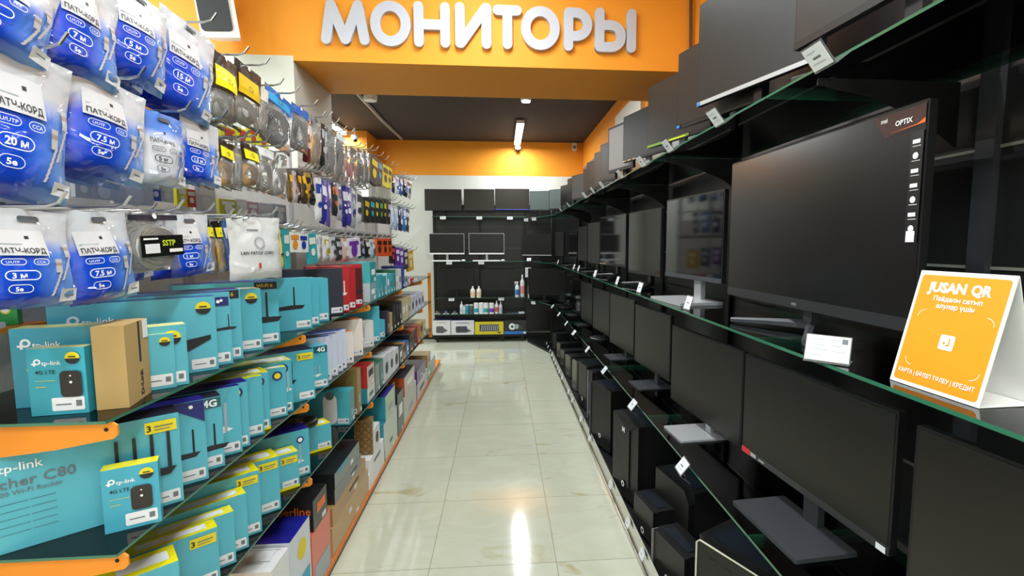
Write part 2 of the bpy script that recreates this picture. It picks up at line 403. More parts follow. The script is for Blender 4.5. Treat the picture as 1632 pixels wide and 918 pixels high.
# conduit on dark ceiling
a, c = az(570, 150, 3.09), az(640, 222, 3.09)
c = Vector((c.x, min(c.y, 7.7), 3.09)); b = MB(); b.tube([(a.x, a.y - .6, 3.1), (a.x, a.y, 3.1), ((a.x + c.x) / 2 - .02, (a.y + c.y) / 2, 3.1), (c.x, c.y, 3.1)], .022, M('grey_conduit', '9A9694', .5)); tag(b.build('cable_conduit'), 'pale grey cable conduit running along the dark ceiling', 'conduit')
p = az(590, 156, 3.1); b = MB(); b.lathe([(.07, -.03), (.08, .02)], (0, 0, 0), WPL, 12); tag(b.build('smoke_detector', loc=(p.x, p.y, 3.1)), 'white round detector beside the conduit on the dark ceiling', 'smoke detector')
b = MB(); b.tube([(1.26, 3.28, 3.42), (1.265, 3.28, 3.1), (1.27, 3.28, 2.9), (1.28, 3.285, 2.6)], .01, M('brown_cable', '5A3A2A', .5)); tag(b.build('wall_cable'), 'thin brown cable running down the right end of the orange beam', 'cable')

# speaker on the beam
SPG = M('speaker_grille_cloth', '3C3F42', .8, bump=.3, bscale=500)
p = ay(352, 66, 3.14)
t = empty('wall_speaker', (p.x + .03, 3.14, p.z), R(14)); t.rotation_euler[1] = R(-7)
b = MB(); pts = [(-.13, .0), (.13, .0), (.13, .5), (-.13, .5)]
b.prism([(-.11, 0), (.09, 0), (.09, .46), (-.11, .46)], -.06, .10, WPL, 'y', top=[(-.06, .04), (.06, .04), (.06, .42), (-.06, .42)]); b.build('cabinet', t)
b = MB(); b.rbox(-.10, .06, -.068, -.06, .035, .44, .02, SPG); b.build('grille', t)
b = MB(); b.box(-.03, .03, .09, .15, .2, .26, BMET); b.build('bracket', t)
tag(t, 'white wall speaker with dark grey grille on the orange beam', 'speaker')

# ------------------------------------------------------------------ sign letters
LET = M('white_sign_face', 'BDC0CC', .35); LSIDE = M('white_sign_side', 'C6CAD8', .5)
STK = [0]
def stroke(b, path, w, d0, d1, closed=False):
    """flat ribbon of constant width with round ends, thick d0..d1 in y"""
    STK[0] += 1; d0 = d0 - .0004 * (STK[0] % 5); d1 = d1 - .0003 * (STK[0] % 5)
    n = len(path); pts = [Vector((p[0], p[1])) for p in path]; L_, R_ = [], []
    for i, p in enumerate(pts):
        t = (pts[(i + 1) % n] - pts[i - 1]) if closed else (pts[min(i + 1, n - 1)] - pts[max(i - 1, 0)])
        if not closed and 0 < i < n - 1:
            t1 = (pts[i] - pts[i - 1]).normalized(); t2 = (pts[i + 1] - pts[i]).normalized(); t = t1 + t2
        t.normalize(); q = Vector((-t.y, t.x)) * w / 2; L_.append(p + q); R_.append(p - q)
    vs = []
    for A in (L_, R_):
        for p in A: vs += [(p.x, d0, p.y), (p.x, d1, p.y)]
    fs = []; m = n if closed else n - 1
    for i in range(m):
        j = (i + 1) % n; l0, l1, r0, r1 = 2 * i, 2 * j, 2 * n + 2 * i, 2 * n + 2 * j
        fs += [(l0, r0, r1, l1), (l0 + 1, l1 + 1, r1 + 1, r0 + 1), (l0, l1, l1 + 1, l0 + 1), (r0, r0 + 1, r1 + 1, r1)]
    b.add(vs, fs, LET)
    if not closed:
        for p in (pts[0], pts[-1]):
            c = [(p.x + w / 2 * math.cos(R(a)), p.y + w / 2 * math.sin(R(a))) for a in range(0, 360, 24)]
            b.prism(c, d0 - .0002, d1 - .0001, LET)
def ellipse(cx, cy, rx, ry, n=28, a0=0, a1=360):
    return [(cx + rx * math.cos(R(a0 + (a1 - a0) * k / n)), cy + ry * math.sin(R(a0 + (a1 - a0) * k / n))) for k in range(n if a1 - a0 == 360 else n + 1)]
LW = .062
def letter(ch, xa, xb, ya, yb, label):
    """placed by the two sides and by top/bottom of the letter on the beam face"""
    A = ay(xa, (ya + yb) / 2, 3.27); Bq = ay(xb, (ya + yb) / 2, 3.27); h = (ay(xa, ya, 3.27).z - ay(xa, yb, 3.27).z); w = Bq.x - A.x
    z0 = ay((xa + xb) / 2, yb, 3.27).z
    b = MB(); e = LW / 2; l, r, bo, to = e, w - e, e, h - e; D = (-.03, 0)
    def s(*p, **k): stroke(b, list(p), LW, *D, **k)
    if ch == 'M': s((l, bo), (l + .035, to)); s((l + .035, to), (w / 2, bo)); s((w / 2, bo), (r - .035, to)); s((r - .035, to), (r, bo))
    if ch == 'O': stroke(b, ellipse(w / 2, h / 2, w / 2 - e, h / 2 - e), LW, *D, closed=True)
    if ch == 'H': s((l, bo), (l, to)); s((r, bo), (r, to)); s((l, h / 2), (r, h / 2))
    if ch == 'I': s((l, bo), (l, to)); s((r, bo), (r, to)); s((l + .005, bo), (r - .005, to))
    if ch == 'T': s((l, to), (r, to)); s((w / 2, bo), (w / 2, to))
    if ch == 'P': s((l, bo), (l, to)); stroke(b, [(l, to)] + ellipse(r - (h * .28), to - h * .27, h * .28, h * .27, 12, 90, -90) + [(l, to - h * .54)], LW, *D)
    if ch == 'Y':
        s((l, bo), (l, to)); q = w * .64; rr = h * .25
        stroke(b, [(l, bo + 2 * rr)] + ellipse(q - rr, bo + rr, rr, rr, 12, 90, -90) + [(l, bo)], LW, *D); s((r, bo), (r, to))
    o = b.build('sign_letter', loc=(A.x, 3.299, z0)); tag(o, label, 'sign letter', 'letters of the sign on the orange beam')
s_, ox, oy = 2.473, 470, 0
for ch, x0, x1, y0, y1, lb in [('M', 100, 292, -2, 175, 'white sign letter М on the orange beam, opening the word'), ('O', 296, 456, 2, 182, 'white round sign letter О between М and Н'),
        ('H', 468, 611, 6, 186, 'white sign letter Н on the orange beam'), ('I', 631, 774, 10, 190, 'white sign letter И with a slanting bar'),
        ('T', 781, 894, 20, 193, 'white sign letter Т on the orange beam'), ('O', 891, 1044, 24, 197, 'white round sign letter О between Т and Р'),
        ('P', 1060, 1172, 30, 201, 'white sign letter Р on the orange beam'), ('Y', 1183, 1345, 32, 206, 'white sign letter Ы closing the word')]:
    letter(ch, ox + x0 / s_, ox + x1 / s_, y0 / s_, y1 / s_, lb)

# ================================================================== left shelving
LX = -.79; LB = -1.2
ZA, ZB, ZC, ZD = 1.168, .887, .575, .05
LSH = {'A': ZA, 'B': ZB, 'C': ZC, 'D': ZD}
Y0L, Y1L = .25, 5.45
def glass_run(x0, x1, y0, y1, z, th, label, seams, edge, glass, grp, names):
    ys = [y0] + seams + [y1]
    for i in range(len(ys) - 1):
        b = MB(); e = {'front': edge, 'back': edge, 'left': edge, 'right': edge}
        b.box(x0, x1, ys[i] + .0015, ys[i + 1] - .0015, z - th, z, glass, e)
        o = b.build('glass_shelf'); tag(o, label + ', ' + (names[i] if i < len(names) else ordn(i) + ' pane from its near end'), 'shelf', grp)
nm = ['pane nearest the entry', 'second pane from its near end', 'third pane from its near end', 'fourth pane from its near end', 'fifth pane from its near end', 'sixth pane from its near end', 'seventh pane from its near end', 'eighth pane from its near end']
for z, w in ((ZA, 'upper'), (ZB, 'middle'), (ZC, 'lower')):
    glass_run(LB + .01, LX, 1.0, Y1L, z, .006, w + ' clear glass shelf under the teal boxes', [1.97 + .95 * k for k in range(4)], GEDGE2, GLASS, 'glass shelves of the box rack', nm)
t = empty('shelving_frame', (LB, 2.85, 0))
def tpart(name, fn, parent): b = MB(); fn(b); return b.build(name, parent)
for k in range(7):
    y = [.26, 1.02, 1.97, 2.92, 3.87, 4.82, 5.42][k] - 2.85
    tpart('upright', lambda b: b.box(-.04, 0, y - .02, y + .02, 0, 2.3 if k < 6 else 2.25, M('light_grey_steel', 'B8B8BA', .45)), t)
for z in (2.14, 1.895, 1.62):
    tpart('cross_bar', lambda b: b.box(-.0, .012, -2.6, 2.6, z - .008, z + .008, M('light_grey_steel')), t)
tpart('back_panel', lambda b: b.box(-.03, -.012, -2.58, 2.58, .1, 1.80, M('light_perforated_steel', 'DAD8D2', .5, bump=.2, bscale=90)), t)
tpart('base_deck', lambda b: b.box(0, .4, -2.6, 3.3, .028, ZD, OMET), t)
tpart('kick_board', lambda b: b.box(.375, .398, -2.6, 3.3, 0, .027, M('brown_kick_board', '6A4630', .5)), t)
tpart('end_panel', lambda b: b.box(.37, .405, 2.625, 2.645, ZD + .42, 1.2, OMET), t)
tpart('base_edge', lambda b: b.box(.4, .408, -2.6, 3.3, .028, .047, M('dull_orange_edge', 'C87838', .5)), t)
tag(t, 'pale steel shelving frame with orange base along the box side', 'shelving')
def bracket(y, z, label):
    b = MB(); h = .085
    pts = [(LB + .001, z - h - .012), (LB + .30, z - .062), (LX - .0, z - .042), (LX + .008, z - .034), (LX + .008, z - .014), (LX, z - .008), (LB + .001, z - .008)]
    b.prism(pts, -.0025, .0025, OMET); b.lathe([(.004, -.004), (.004, -.0028)], (LX - .012, 0, z - .022), BPL, 10, 'y')
    tag(b.build('shelf_bracket', loc=(0, y, 0)), label, 'bracket', 'orange brackets under the glass shelves')
for z, w in ((ZA, 'upper'), (ZB, 'middle'), (ZC, 'lower')):
    for k in range(5):
        y = 1.02 + .95 * k
        bracket(y, z - .0005, f'orange steel bracket under the {w} glass shelf, ' + ('nearest the entry' if k == 0 else ordn(k) + ' from the entry'))

# ------------------------------------------------------------------ cartons
def price_label(t, u0, v0, w, h, y0=0.):
    d = DEC(y0, step=.0003); d.k = 3
    d.rrect(u0, v0, u0 + w, v0 + h, .003, PAPER)
    d.rect(u0 + w * .12, v0 + h * .42, u0 + w * .6, v0 + h * .52, GREYINK)
    d.rect(u0 + w * .74, v0 + h * .3, u0 + w * .92, v0 + h * .75, GREYINK)
    d.build('price_label', t)
def router_pic(d, cx, cy, s, kind, mat=None):
    k = mat or INK
    if kind in ('router2', 'router4', 'router1'):
        d.poly([(cx - s, cy), (cx - s * .75, cy - s * .22), (cx + s * .8, cy - s * .16), (cx + s, cy + s * .08), (cx + s * .1, cy + s * .12)], k)
        xs = {'router4': (-.55, -.1, .35, .8), 'router2': (-.1, .7), 'router1': (.3,)}[kind]
        for x in xs: d.poly([(cx + s * x - s * .05, cy), (cx + s * x + s * .06, cy), (cx + s * x + s * .05, cy + s * 1.35), (cx + s * x - s * .04, cy + s * 1.35)], k)
    elif kind == 'white':
        d.poly([(cx - s * .2, cy - s * .2), (cx + s * .6, cy + s * .1), (cx + s * .2, cy + s * .3), (cx - s * .5, cy + s * .1)], WINK)
        for x in (-.3, .3): d.rect(cx + s * x - s * .06, cy, cx + s * x + s * .06, cy + s * 1.5, SILVP)
    elif kind == 'switch':
        d.poly([(cx - s, cy - s * .35), (cx - s * .35, cy - s * .45), (cx + s * .7, cy + s * .1), (cx + s * .7, cy + s * .35), (cx - s, cy + s * .1)], k)
        d.poly([(cx - s * .9, cy - s * .3), (cx - s * .45, cy - s * .37), (cx - s * .45, cy - s * .05), (cx - s * .9, cy)], DG2)
    elif kind == 'mifi':
        d.rrect(cx - s * .55, cy - s * .8, cx + s * .55, cy + s * .8, s * .25, M('mifi_print', '2A2422', .4)); d.disc(cx, cy + s * .1, s * .08, WINK, 8); d.disc(cx, cy + s * .5, s * .05, WINK, 8)
    elif kind == 'tower':
        d.rrect(cx - s * .35, cy - s * .8, cx + s * .35, cy + s * .8, s * .3, WINK); d.disc(cx, cy + s * .72, s * .22, GREYINK, 12)
    elif kind == 'circle':
        d.disc(cx, cy, s * .6, k, 18); d.disc(cx, cy, s * .42, WINK, 18)
    elif kind == 'oval': d.rrect(cx - s * .4, cy - s * .7, cx + s * .4, cy + s * .7, s * .3, k); d.disc(cx, cy + s * .2, s * .2, GREYINK, 10)
    elif kind == 'stripe': d.rect(cx - s * .8, cy - s * .1, cx + s * .8, cy + s * .1, k)
SILVP = M('pale_grey_print', 'A9B4BC', .5); DG2 = M('slate_print', '3C4048', .5); YINK = M('yellow_print', 'E8D41E', .45); BINK = M('deep_blue_print', '1E2470', .45)
GOLD = M('gold_print', 'C89A2A', .45); ORINK = M('orange_print', 'E8722A', .45); CYINK = M('cyan_print', '2AA8C8', .45); GRINK = M('green_print', '2A9A50', .45); RDINK = M('red_print', 'C42A2E', .45)
CAT = {}
def carton_box(root, w, d, h, front=TEAL, top=None, side=None, pic=None, logo=False, label=True, strip=None, badge=None, texts=(), wifi=None, picmat=None, edge=None):
    """local: x 0..w from left to right, front at y=0, body behind, z 0..h"""
    fm = carton(front); b = MB(); tm = carton(top or front); sm = carton(side or front)
    b.box(0, w, 0, d, 0, h, fm, {'top': tm, 'right': sm, 'left': sm})
    root = b.build('carton', root)
    dd = DEC(0.); db = DEC(0.); db.k = 6; dp = DEC(0.); dp.k = 4
    if strip: dd.rect(0.0005, h - h * .09, w - .0005, h - .0005, carton(strip))
    if wifi:
        dd.rect(w - .075, h - .028, w - .003, h - .002, INK); dd.text(wifi, w - .068, h - .02, .012, GOLD, .03, .06)
    if logo:
        lh = min(h * .13, .035, w * .15); dd.logo(w * .08, h * .74, lh, WINK); dd.text('tp-link', w * .08 + lh * 1.15, h * .75, lh * .62, WINK, .01)
    for (s, u, v, hh, m) in texts: dd.text(s, u * w, v * h, hh, m, .008, w * (1 - u) * .96)
    if pic:
        kind, u, v, s = pic; router_pic(dd, u * w, v * h, s, kind, picmat)
    if badge == 'round':
        q = min(.018, w * .13); db.disc(w - q * 1.6, h - q * 1.7, q, YINK); db.disc(w - q * 1.6, h - q * 1.7, q, INK, 10, 185, 355); db.rect(w - q * 2.1, h - q * 1.6, w - q * 1.1, h - q * 1.4, INK)
    if badge == 'ring': db.disc(w - .03, h - .03, .017, BINK); db.disc(w - .03, h - .03, .011, YINK, 14)
    if badge == 'ringw': db.disc(w - .035, h - .04, .014, BINK); db.disc(w - .035, h - .04, .009, WINK, 14)
    if badge == 'three': db.rect(w - .065, h - .04, w - .005, h - .012, YINK); db.text('3', w - .062, h - .034, .015, INK, .03); db.rect(w - .048, h - .026, w - .012, h - .023, GREYINK); db.rect(w - .048, h - .033, w - .018, h - .031, GREYINK)
    if badge == 'blue': db.rect(w - .05, h - .04, w - .004, h - .014, BINK); db.disc(w - .03, h - .027, .005, WINK, 8); db.disc(w - .022, h - .024, .004, WINK, 8)
    if badge == '4G': db.rect(w - .06, h - .03, w - .002, h - .002, carton('1C5A66')); db.text('4G', w - .045, h - .026, .02, WINK, .03)
    if badge == 'tri': db.poly([(w - .09, h - .001), (w - .001, h - .06), (w - .001, h - .001)], BINK); db.disc(w - .03, h - .015, .005, WINK, 8)
    if badge == 'dot': db.disc(w * .6, h * .25, .012, YINK)
    if badge == 'logoblue': db.disc(w * .25, h * .3, .018, BINK); db.text('———', w * .2, h * .2, .007, BINK)
    if edge: dd.rect(0, 0, w, .012, carton(edge))
    if dd.f: dd.build('printed_front', root)
    if db.f: db.build('sticker', root)
    if dp.f: dp.build('product_picture', root)
    if top in (YEL, LEM) and d > .03 and w > .15:
        td = DEC(h, plane='top'); td.rect(w * .62, d * .25, w * .95, d * .75, PAPER); td.build('top_label', root)
    if label: price_label(root, w - .062 - (.0 if w > .08 else -.01), .008, min(.056, w * .8), .028)
    return root

class Row:
    def __init__(s, key, name): s.z = LSH[key]; s.name = name; s.items = []
    def box(s, xr, yt, label, w=.3, xl=None, d=None, rot=40, X=None, yb=None, dmax=.09, cat='box', **k):
        s.items.append(dict(xr=xr, yt=yt, label=label, w=w, xl=xl, d=d, rot=rot, X=X, yb=yb, dmax=dmax, cat=cat, k=k))
    def make(s, name='product_box', group=None):
        P = []
        for it in s.items:
            X = it['X'] or LX - .006
            # bottom right corner on the shelf where the image column meets the plane X
            g = ax(it['xr'], it['yb'] or 600, X); lo, hi = .3, 8
            for _ in range(40):
                m = (lo + hi) / 2
                if prx((X, m, s.z)) < it['xr']: lo = m
                else: hi = m
            Y = (lo + hi) / 2; p = Vector((X, Y, s.z)); P.append(p)
            it['p'] = p; yt = it['yt']; it['h'] = ax(it['xr'], yt, X).z - s.z
        for i, it in enumerate(s.items):
            a = R(it['rot']); u = Vector((math.cos(a), math.sin(a), 0)); n = Vector((-math.sin(a), math.cos(a), 0)); p = it['p']
            w = it['w']
            if it['xl'] is not None:
                lo, hi = .02, .5
                for _ in range(40):
                    m = (lo + hi) / 2
                    if prx(p - u * m) > it['xl']: lo = m
                    else: hi = m
                w = lo
            d = it['d']
            if d is None:
                d = it['dmax']
                for q in s.items[i + 1:i + 3]:
                    if q['rot'] == it['rot']:
                        g = (q['p'] - p).dot(n)
                        if g > .004: d = min(d, max(g - .0065, .003))
            w = min(w, (p.x - (LB + .012)) / max(.05, u.x) - d * (n.x < 0) * abs(n.x) / max(.05, u.x))
            w = max(w, .04)
            o = p - u * w
            t = empty(name, (o.x, o.y, s.z + .0008), a)
            carton_box(t, w, d, it['h'], **it['k']); tag(t, it['label'], it['cat'], group)

rA = Row('A', 'upper'); rB = Row('B', 'middle'); rC = Row('C', 'lower')
rA.box(302, 515, 'teal router box with yellow-black round badge beside the plain kraft box, second of two', .14, badge='round', top=LEM, X=-.79, d=.05)
rA.box(349, 471, 'large teal box with black network switch picture behind the kraft box', .33, logo=True, pic=('switch', .85, .4, .05), badge='round', top=PURP, X=-.80)
rA.box(372, 464, 'teal router box with blue badge right of the large switch box', .3, badge='blue', top=PURP, pic=('router1', .95, .5, .03))
rA.box(388, 460, 'thin teal router box with wifi strip beside the blue badge box', .3, wifi='Wi-Fi 6', top=PURP, pic=('router1', .8, .4, .03), X=-.80)
rA.box(420, 459, 'teal router box with yellow badge and antenna edge on upper shelf', .3, badge='round', pic=('router1', .55, .35, .06), X=-.80, top=LEM)
rA.box(447, 447, 'teal router box with gold wifi strip below the white cable bag', .3, wifi='Wi-Fi 6', pic=('router1', .8, .4, .07), top=PURP)
rA.box(498, 442, 'tall teal box showing a flat black router with one antenna', .34, pic=('router1', .75, .45, .06), badge='logoblue')
rA.box(510, 442.5, 'narrow teal box just past the flat black router box', .3)
rA.box(525, 443, 'narrow teal box with yellow tag before the dark grey carton', .3, badge='dot')
rA.box(548, 427, 'big dark slate carton leaning before the red boxes', .38, d=.035, front='363A46', side='30333C', X=-.80, texts=(('', 0, 0, .01, WINK),))
rA.box(558, 424, 'red box with white brush picture, first of the red row', .2, front='B4242C', rot=30, pic=('router2', .7, .4, .05), picmat=WINK, dmax=.1)
rA.box(568, 424, 'red box with dark picture, middle of the red row', .2, front='A81F28', rot=30, dmax=.1)
rA.box(579, 421, 'tall dark red box with slim antennas, last of the red row', .22, front='5A141C', strip='B4242C', rot=30, edge='B4242C', pic=('router2', .75, .35, .06), dmax=.12)
rA.make(group='boxes on the upper glass shelf')

rB.box(293.5, 652, 'wide teal router box with four black antennas and long printed list', .36, logo=True, pic=('router4', .78, .40, .07), badge='three', top='2A2A3E', X=-.79, dmax=.08,
       texts=(('Archer C80', .08, .60, .022, GREYINK), ('AC1900 Wi-Fi Router', .08, .53, .010, GREYINK), ('— ———— ———', .1, .44, .009, INK), ('— ———— ———', .1, .37, .009, INK), ('— ———— ———', .1, .30, .009, INK), ('— ———— ———', .1, .23, .009, INK), ('— ———— ———', .1, .16, .009, INK)))
rB.box(333, 632, 'teal router box with two tall black antennas and blue corner', .4, badge='tri', pic=('router2', .84, .35, .05), top=PURP)
rB.box(359, 627, 'teal box marked 4G beside the blue corner box', .36, badge='4G', top='2A2A3E', pic=('router1', .9, .3, .05))
rB.box(387, 611, 'teal box with two white antennas on the middle shelf', .36, pic=('white', .84, .35, .06), top=PURP)
rB.box(399, 605, 'thin teal box with purple top past the white antenna box', .34, top=PURP, badge='ring')
rB.box(422, 596, 'teal box with yellow top near the ring badge box', .34, top=YEL)
rB.box(432, 590, 'teal box with ring badge and yellow lower edge', .34, top=YEL, badge='ring', edge=YEL)
rB.box(459, 582, 'teal box with yellow dot and ring badge in the middle row', .34, top=YEL, badge='ring', pic=('circle', .6, .3, .02), picmat=YINK)
rB.box(468, 571, 'thin teal box with one white antenna before the twin antenna router', .3, pic=('white', .9, .4, .05), top=LEM, badge='ring')
rB.box(503, 554, 'teal box showing a black router with two antennas and yellow sticker', .34, badge='three', pic=('router2', .62, .42, .06), top='2A2A3E', X=-.77)
rB.box(524, 548, 'teal box marked 4G at the start of the white boxes', .3, badge='4G', pic=('white', .85, .3, .03), X=-.775)
for i, (xr, yt) in enumerate([(529, 534), (539, 530), (547, 525), (553, 523)]):
    rB.box(xr, yt, f'white box with blue top in the thin upright set, {ordn(i)} from the 4G box', .26, front='C8D0E6', top='3A5AA8', dmax=.03, pic=('circle', .8, .62, .022), picmat=ORINK if i < 2 else SILVP)
rB.box(564, 527, 'white router box with orange top edge past the thin blue-topped boxes', .28, front='E4DEDC', top='D87A3A', dmax=.05)
rB.box(579, 507, 'tall white box with orange top, the highest in the white set', .36, front='E6E0DA', top='D87A3A')
rB.box(596, 510, 'white box with a rounded router outline beside the teal boxes', .25, front='DADADA', pic=('white', .7, .3, .05))
rB.box(606, 487, 'tall teal box behind the white router box on the middle shelf', .33, badge='dot')
rB.box(614, 509, 'short teal box with yellow dot ending the teal run', .2, badge='dot', dmax=.06)
rB.make(group='boxes on the middle glass shelf')

rC.box(292, 886, 'teal box with yellow top at the bracket end of the lower shelf', .3, top=YEL, badge='ringw')
rC.box(352, 834, 'teal box with yellow top and white antenna, just past the bracket end box', .46, top=YEL, pic=('white', .45, .2, .05), badge='three')
rC.box(377, 810, 'teal box with yellow top, second on the lower shelf', .46, top=YEL, badge='dot')
rC.box(397, 781, 'teal box with yellow top and yellow dot, third on the lower shelf', .42, top=YEL, badge='dot')
rC.box(418, 744, 'teal box with yellow three year sticker above the white boxes', .4, top=YEL, badge='three')
rC.box(448, 723, 'teal box with long white antenna and yellow three year sticker', .38, top=YEL, badge='three', pic=('white', .75, .35, .05))
rC.box(478, 716, 'teal box with ring badge and yellow band at its foot', .36, top=YEL, badge='three', edge=YEL, pic=('white', .75, .25, .04))
rC.box(495, 679, 'teal box with ring badge, purple top and pale antenna', .34, top=PURP, badge='ringw', pic=('white', .85, .3, .05))
rC.box(529, 672, 'teal box with yellow top and foot showing a black antenna', .28, top=YEL, edge=YEL, pic=('router1', .45, .35, .05))
rC.make(group='boxes on the lower glass shelf')

# things standing in front on shelf A and B
def place_box(name, x, y, z, w, d, h, rz, desc, cat='box', group=None, **k):
    t = empty(name, (x, y, z + .0008), R(rz)); carton_box(t, w, d, h, **k); return tag(t, desc, cat, group)
# 4G LTE router box and MiFi box
place_box('product_box', -1.040, 1.095, ZA, .15, .05, .172, 12, 'blue-teal 4G router box with pale yellow top beside the kraft box', front='3E9CB8', top=LEM, logo=True, label=False, group='boxes on the upper glass shelf',
          texts=(('300 Mbps Wi-Fi', .18, .64, .009, GREYINK), ('4G LTE Router', .18, .55, .015, INK)), pic=('stripe', .33, .48, .03), picmat=YINK)
place_box('product_box', -.960, 1.040, ZA, .098, .028, .140, 10, 'small teal mobile hotspot box showing a black rounded device', front='35A0B8', top=LEM, logo=True, label=True, badge='round', group='boxes on the upper glass shelf',
          texts=(('4G LTE', .13, .62, .008, INK), ('———', .13, .5, .008, YINK), ('—', .13, .40, .012, YINK)), pic=('mifi', .74, .46, .034))
place_box('product_box', -.868, 1.075, ZB, .098, .035, .143, 28, 'small teal hotspot box in front of the wide antenna box', front='3FA4C0', top=YEL, logo=True, label=True, badge='round', group='boxes on the middle glass shelf',
          texts=(('4G LTE', .13, .62, .008, INK), ('———', .13, .5, .008, YINK), ('—', .13, .40, .012, YINK)), pic=('mifi', .68, .48, .034))
place_box('product_box', -.872, 1.186, ZA, .085, .018, .135, 36, 'teal router box with round badge directly beside the plain kraft box', top=LEM, badge='round', group='boxes on the upper glass shelf')
# D-Link kraft box: a tall box seen on the corner
t = empty('kraft_box', (-.857, 1.068, ZA + .0008), R(16))
b = MB(); b.box(0, .056, 0, .118, 0, .178, CARD); b.build('carton', t)
d = DEC(.056, plane='right'); d.rect(.066, .085, .076, .178, INK); d.text('D-Link', .078, .010, .015, INK, .03, rot=90); d.build('printed_side', t)
d = DEC(.056, plane='right'); d.k = 3; d.rect(.088, .135, .117, .178, PAPER); d.build('price_label', t)
d = DEC(.178, plane='top'); d.rect(.001, .003, .055, .0045, KRAFTD); d.build('lid_seam', t)
tag(t, 'plain tall kraft cardboard box with a black side stripe', 'box')

pr_ = rC.items[-1]['p']; hz_ = rC.items[-1]['h'] + ZC + .0008
t = empty('cable_roll', (pr_.x - .115, pr_.y - .03, hz_ + .001)); b = MB(); b.lathe([(.028, 0), (.062, 0), (.066, .012), (.062, .026), (.028, .026), (.026, .013), (.028, 0)], (0, 0, 0), M('black_cable_sheath', '2A2622', .4), 20); b.build('coil', t, smooth=True)
b = MB(); b.box(-.012, .012, -.067, -.02, -.0005, .028, CARD); b.build('paper_wrap', t); tag(t, 'black roll of cable lying on the yellow topped boxes beside the white cylinder box', 'cable roll')
# ------------------------------------------------------------------ aligned cartons by their aisle face
def solveY(x, X, z):
    lo, hi = .3, 9
    for _ in range(40):
        m = (lo + hi) / 2
        if (prx((X, m, z)) < x) == (X < 0): lo = m
        else: hi = m
    return (lo + hi) / 2
def aisle_box(xn, xf, yt, z0, label, wX=.3, X=-.80, yb=None, on=None, name='product_box', group=None, yref='near', spics=(), rot=0, **k):
    if on is not None: z0 = ZT[on]
    zc = z0 if z0 is not None else .3
    Yn, Yf = solveY(xn, X, zc), solveY(xf, X, zc)
    ztop = ax(xn if yref == 'near' else xf, yt, X).z
    if z0 is None: z0 = ax(xn, yb, X).z
    h = max(.02, ztop - z0); wX = min(wX, X - LB - .012)
    z0 += .0008; t = empty(name, (X - wX, Yn, z0)); carton_box(t, wX, max(.012, Yf - Yn - .003), h, label=k.pop('plabel', False), **k)
    dd = DEC(wX, plane='right'); L = Yf - Yn
    if not spics:
        q = rnd.random(); spics = (('rect', .5, .30 + .4 * q, .16 + .2 * q, [SILVP, GREYINK, WINK, DG2][int(q * 4)]),)
    if L > .06: dd.rect(L * .6, .008, L * .6 + min(.045, L * .35), .03, PAPER)
    for sp in spics:
        kind, u, v, s, m = sp
        if kind == 'rect': dd.rect(u * L - s * L, v * h - s * h * .5, u * L + s * L, v * h + s * h * .5, m)
        elif kind == 'disc': dd.disc(u * L, v * h, s * min(L, h), m)
        elif kind == 'label': dd.rect(u * L, v * h, u * L + .045, v * h + .025, m)
        else: dd.text(kind, u * L, v * h, s, m, .02, L * (1 - u) * .95)
    if dd.f: dd.build('printed_side', t.children[0])
    tag(t, label, 'box', group); ZT[label] = z0 + h; return t
ZT = {}
G = 'boxes on the base deck'
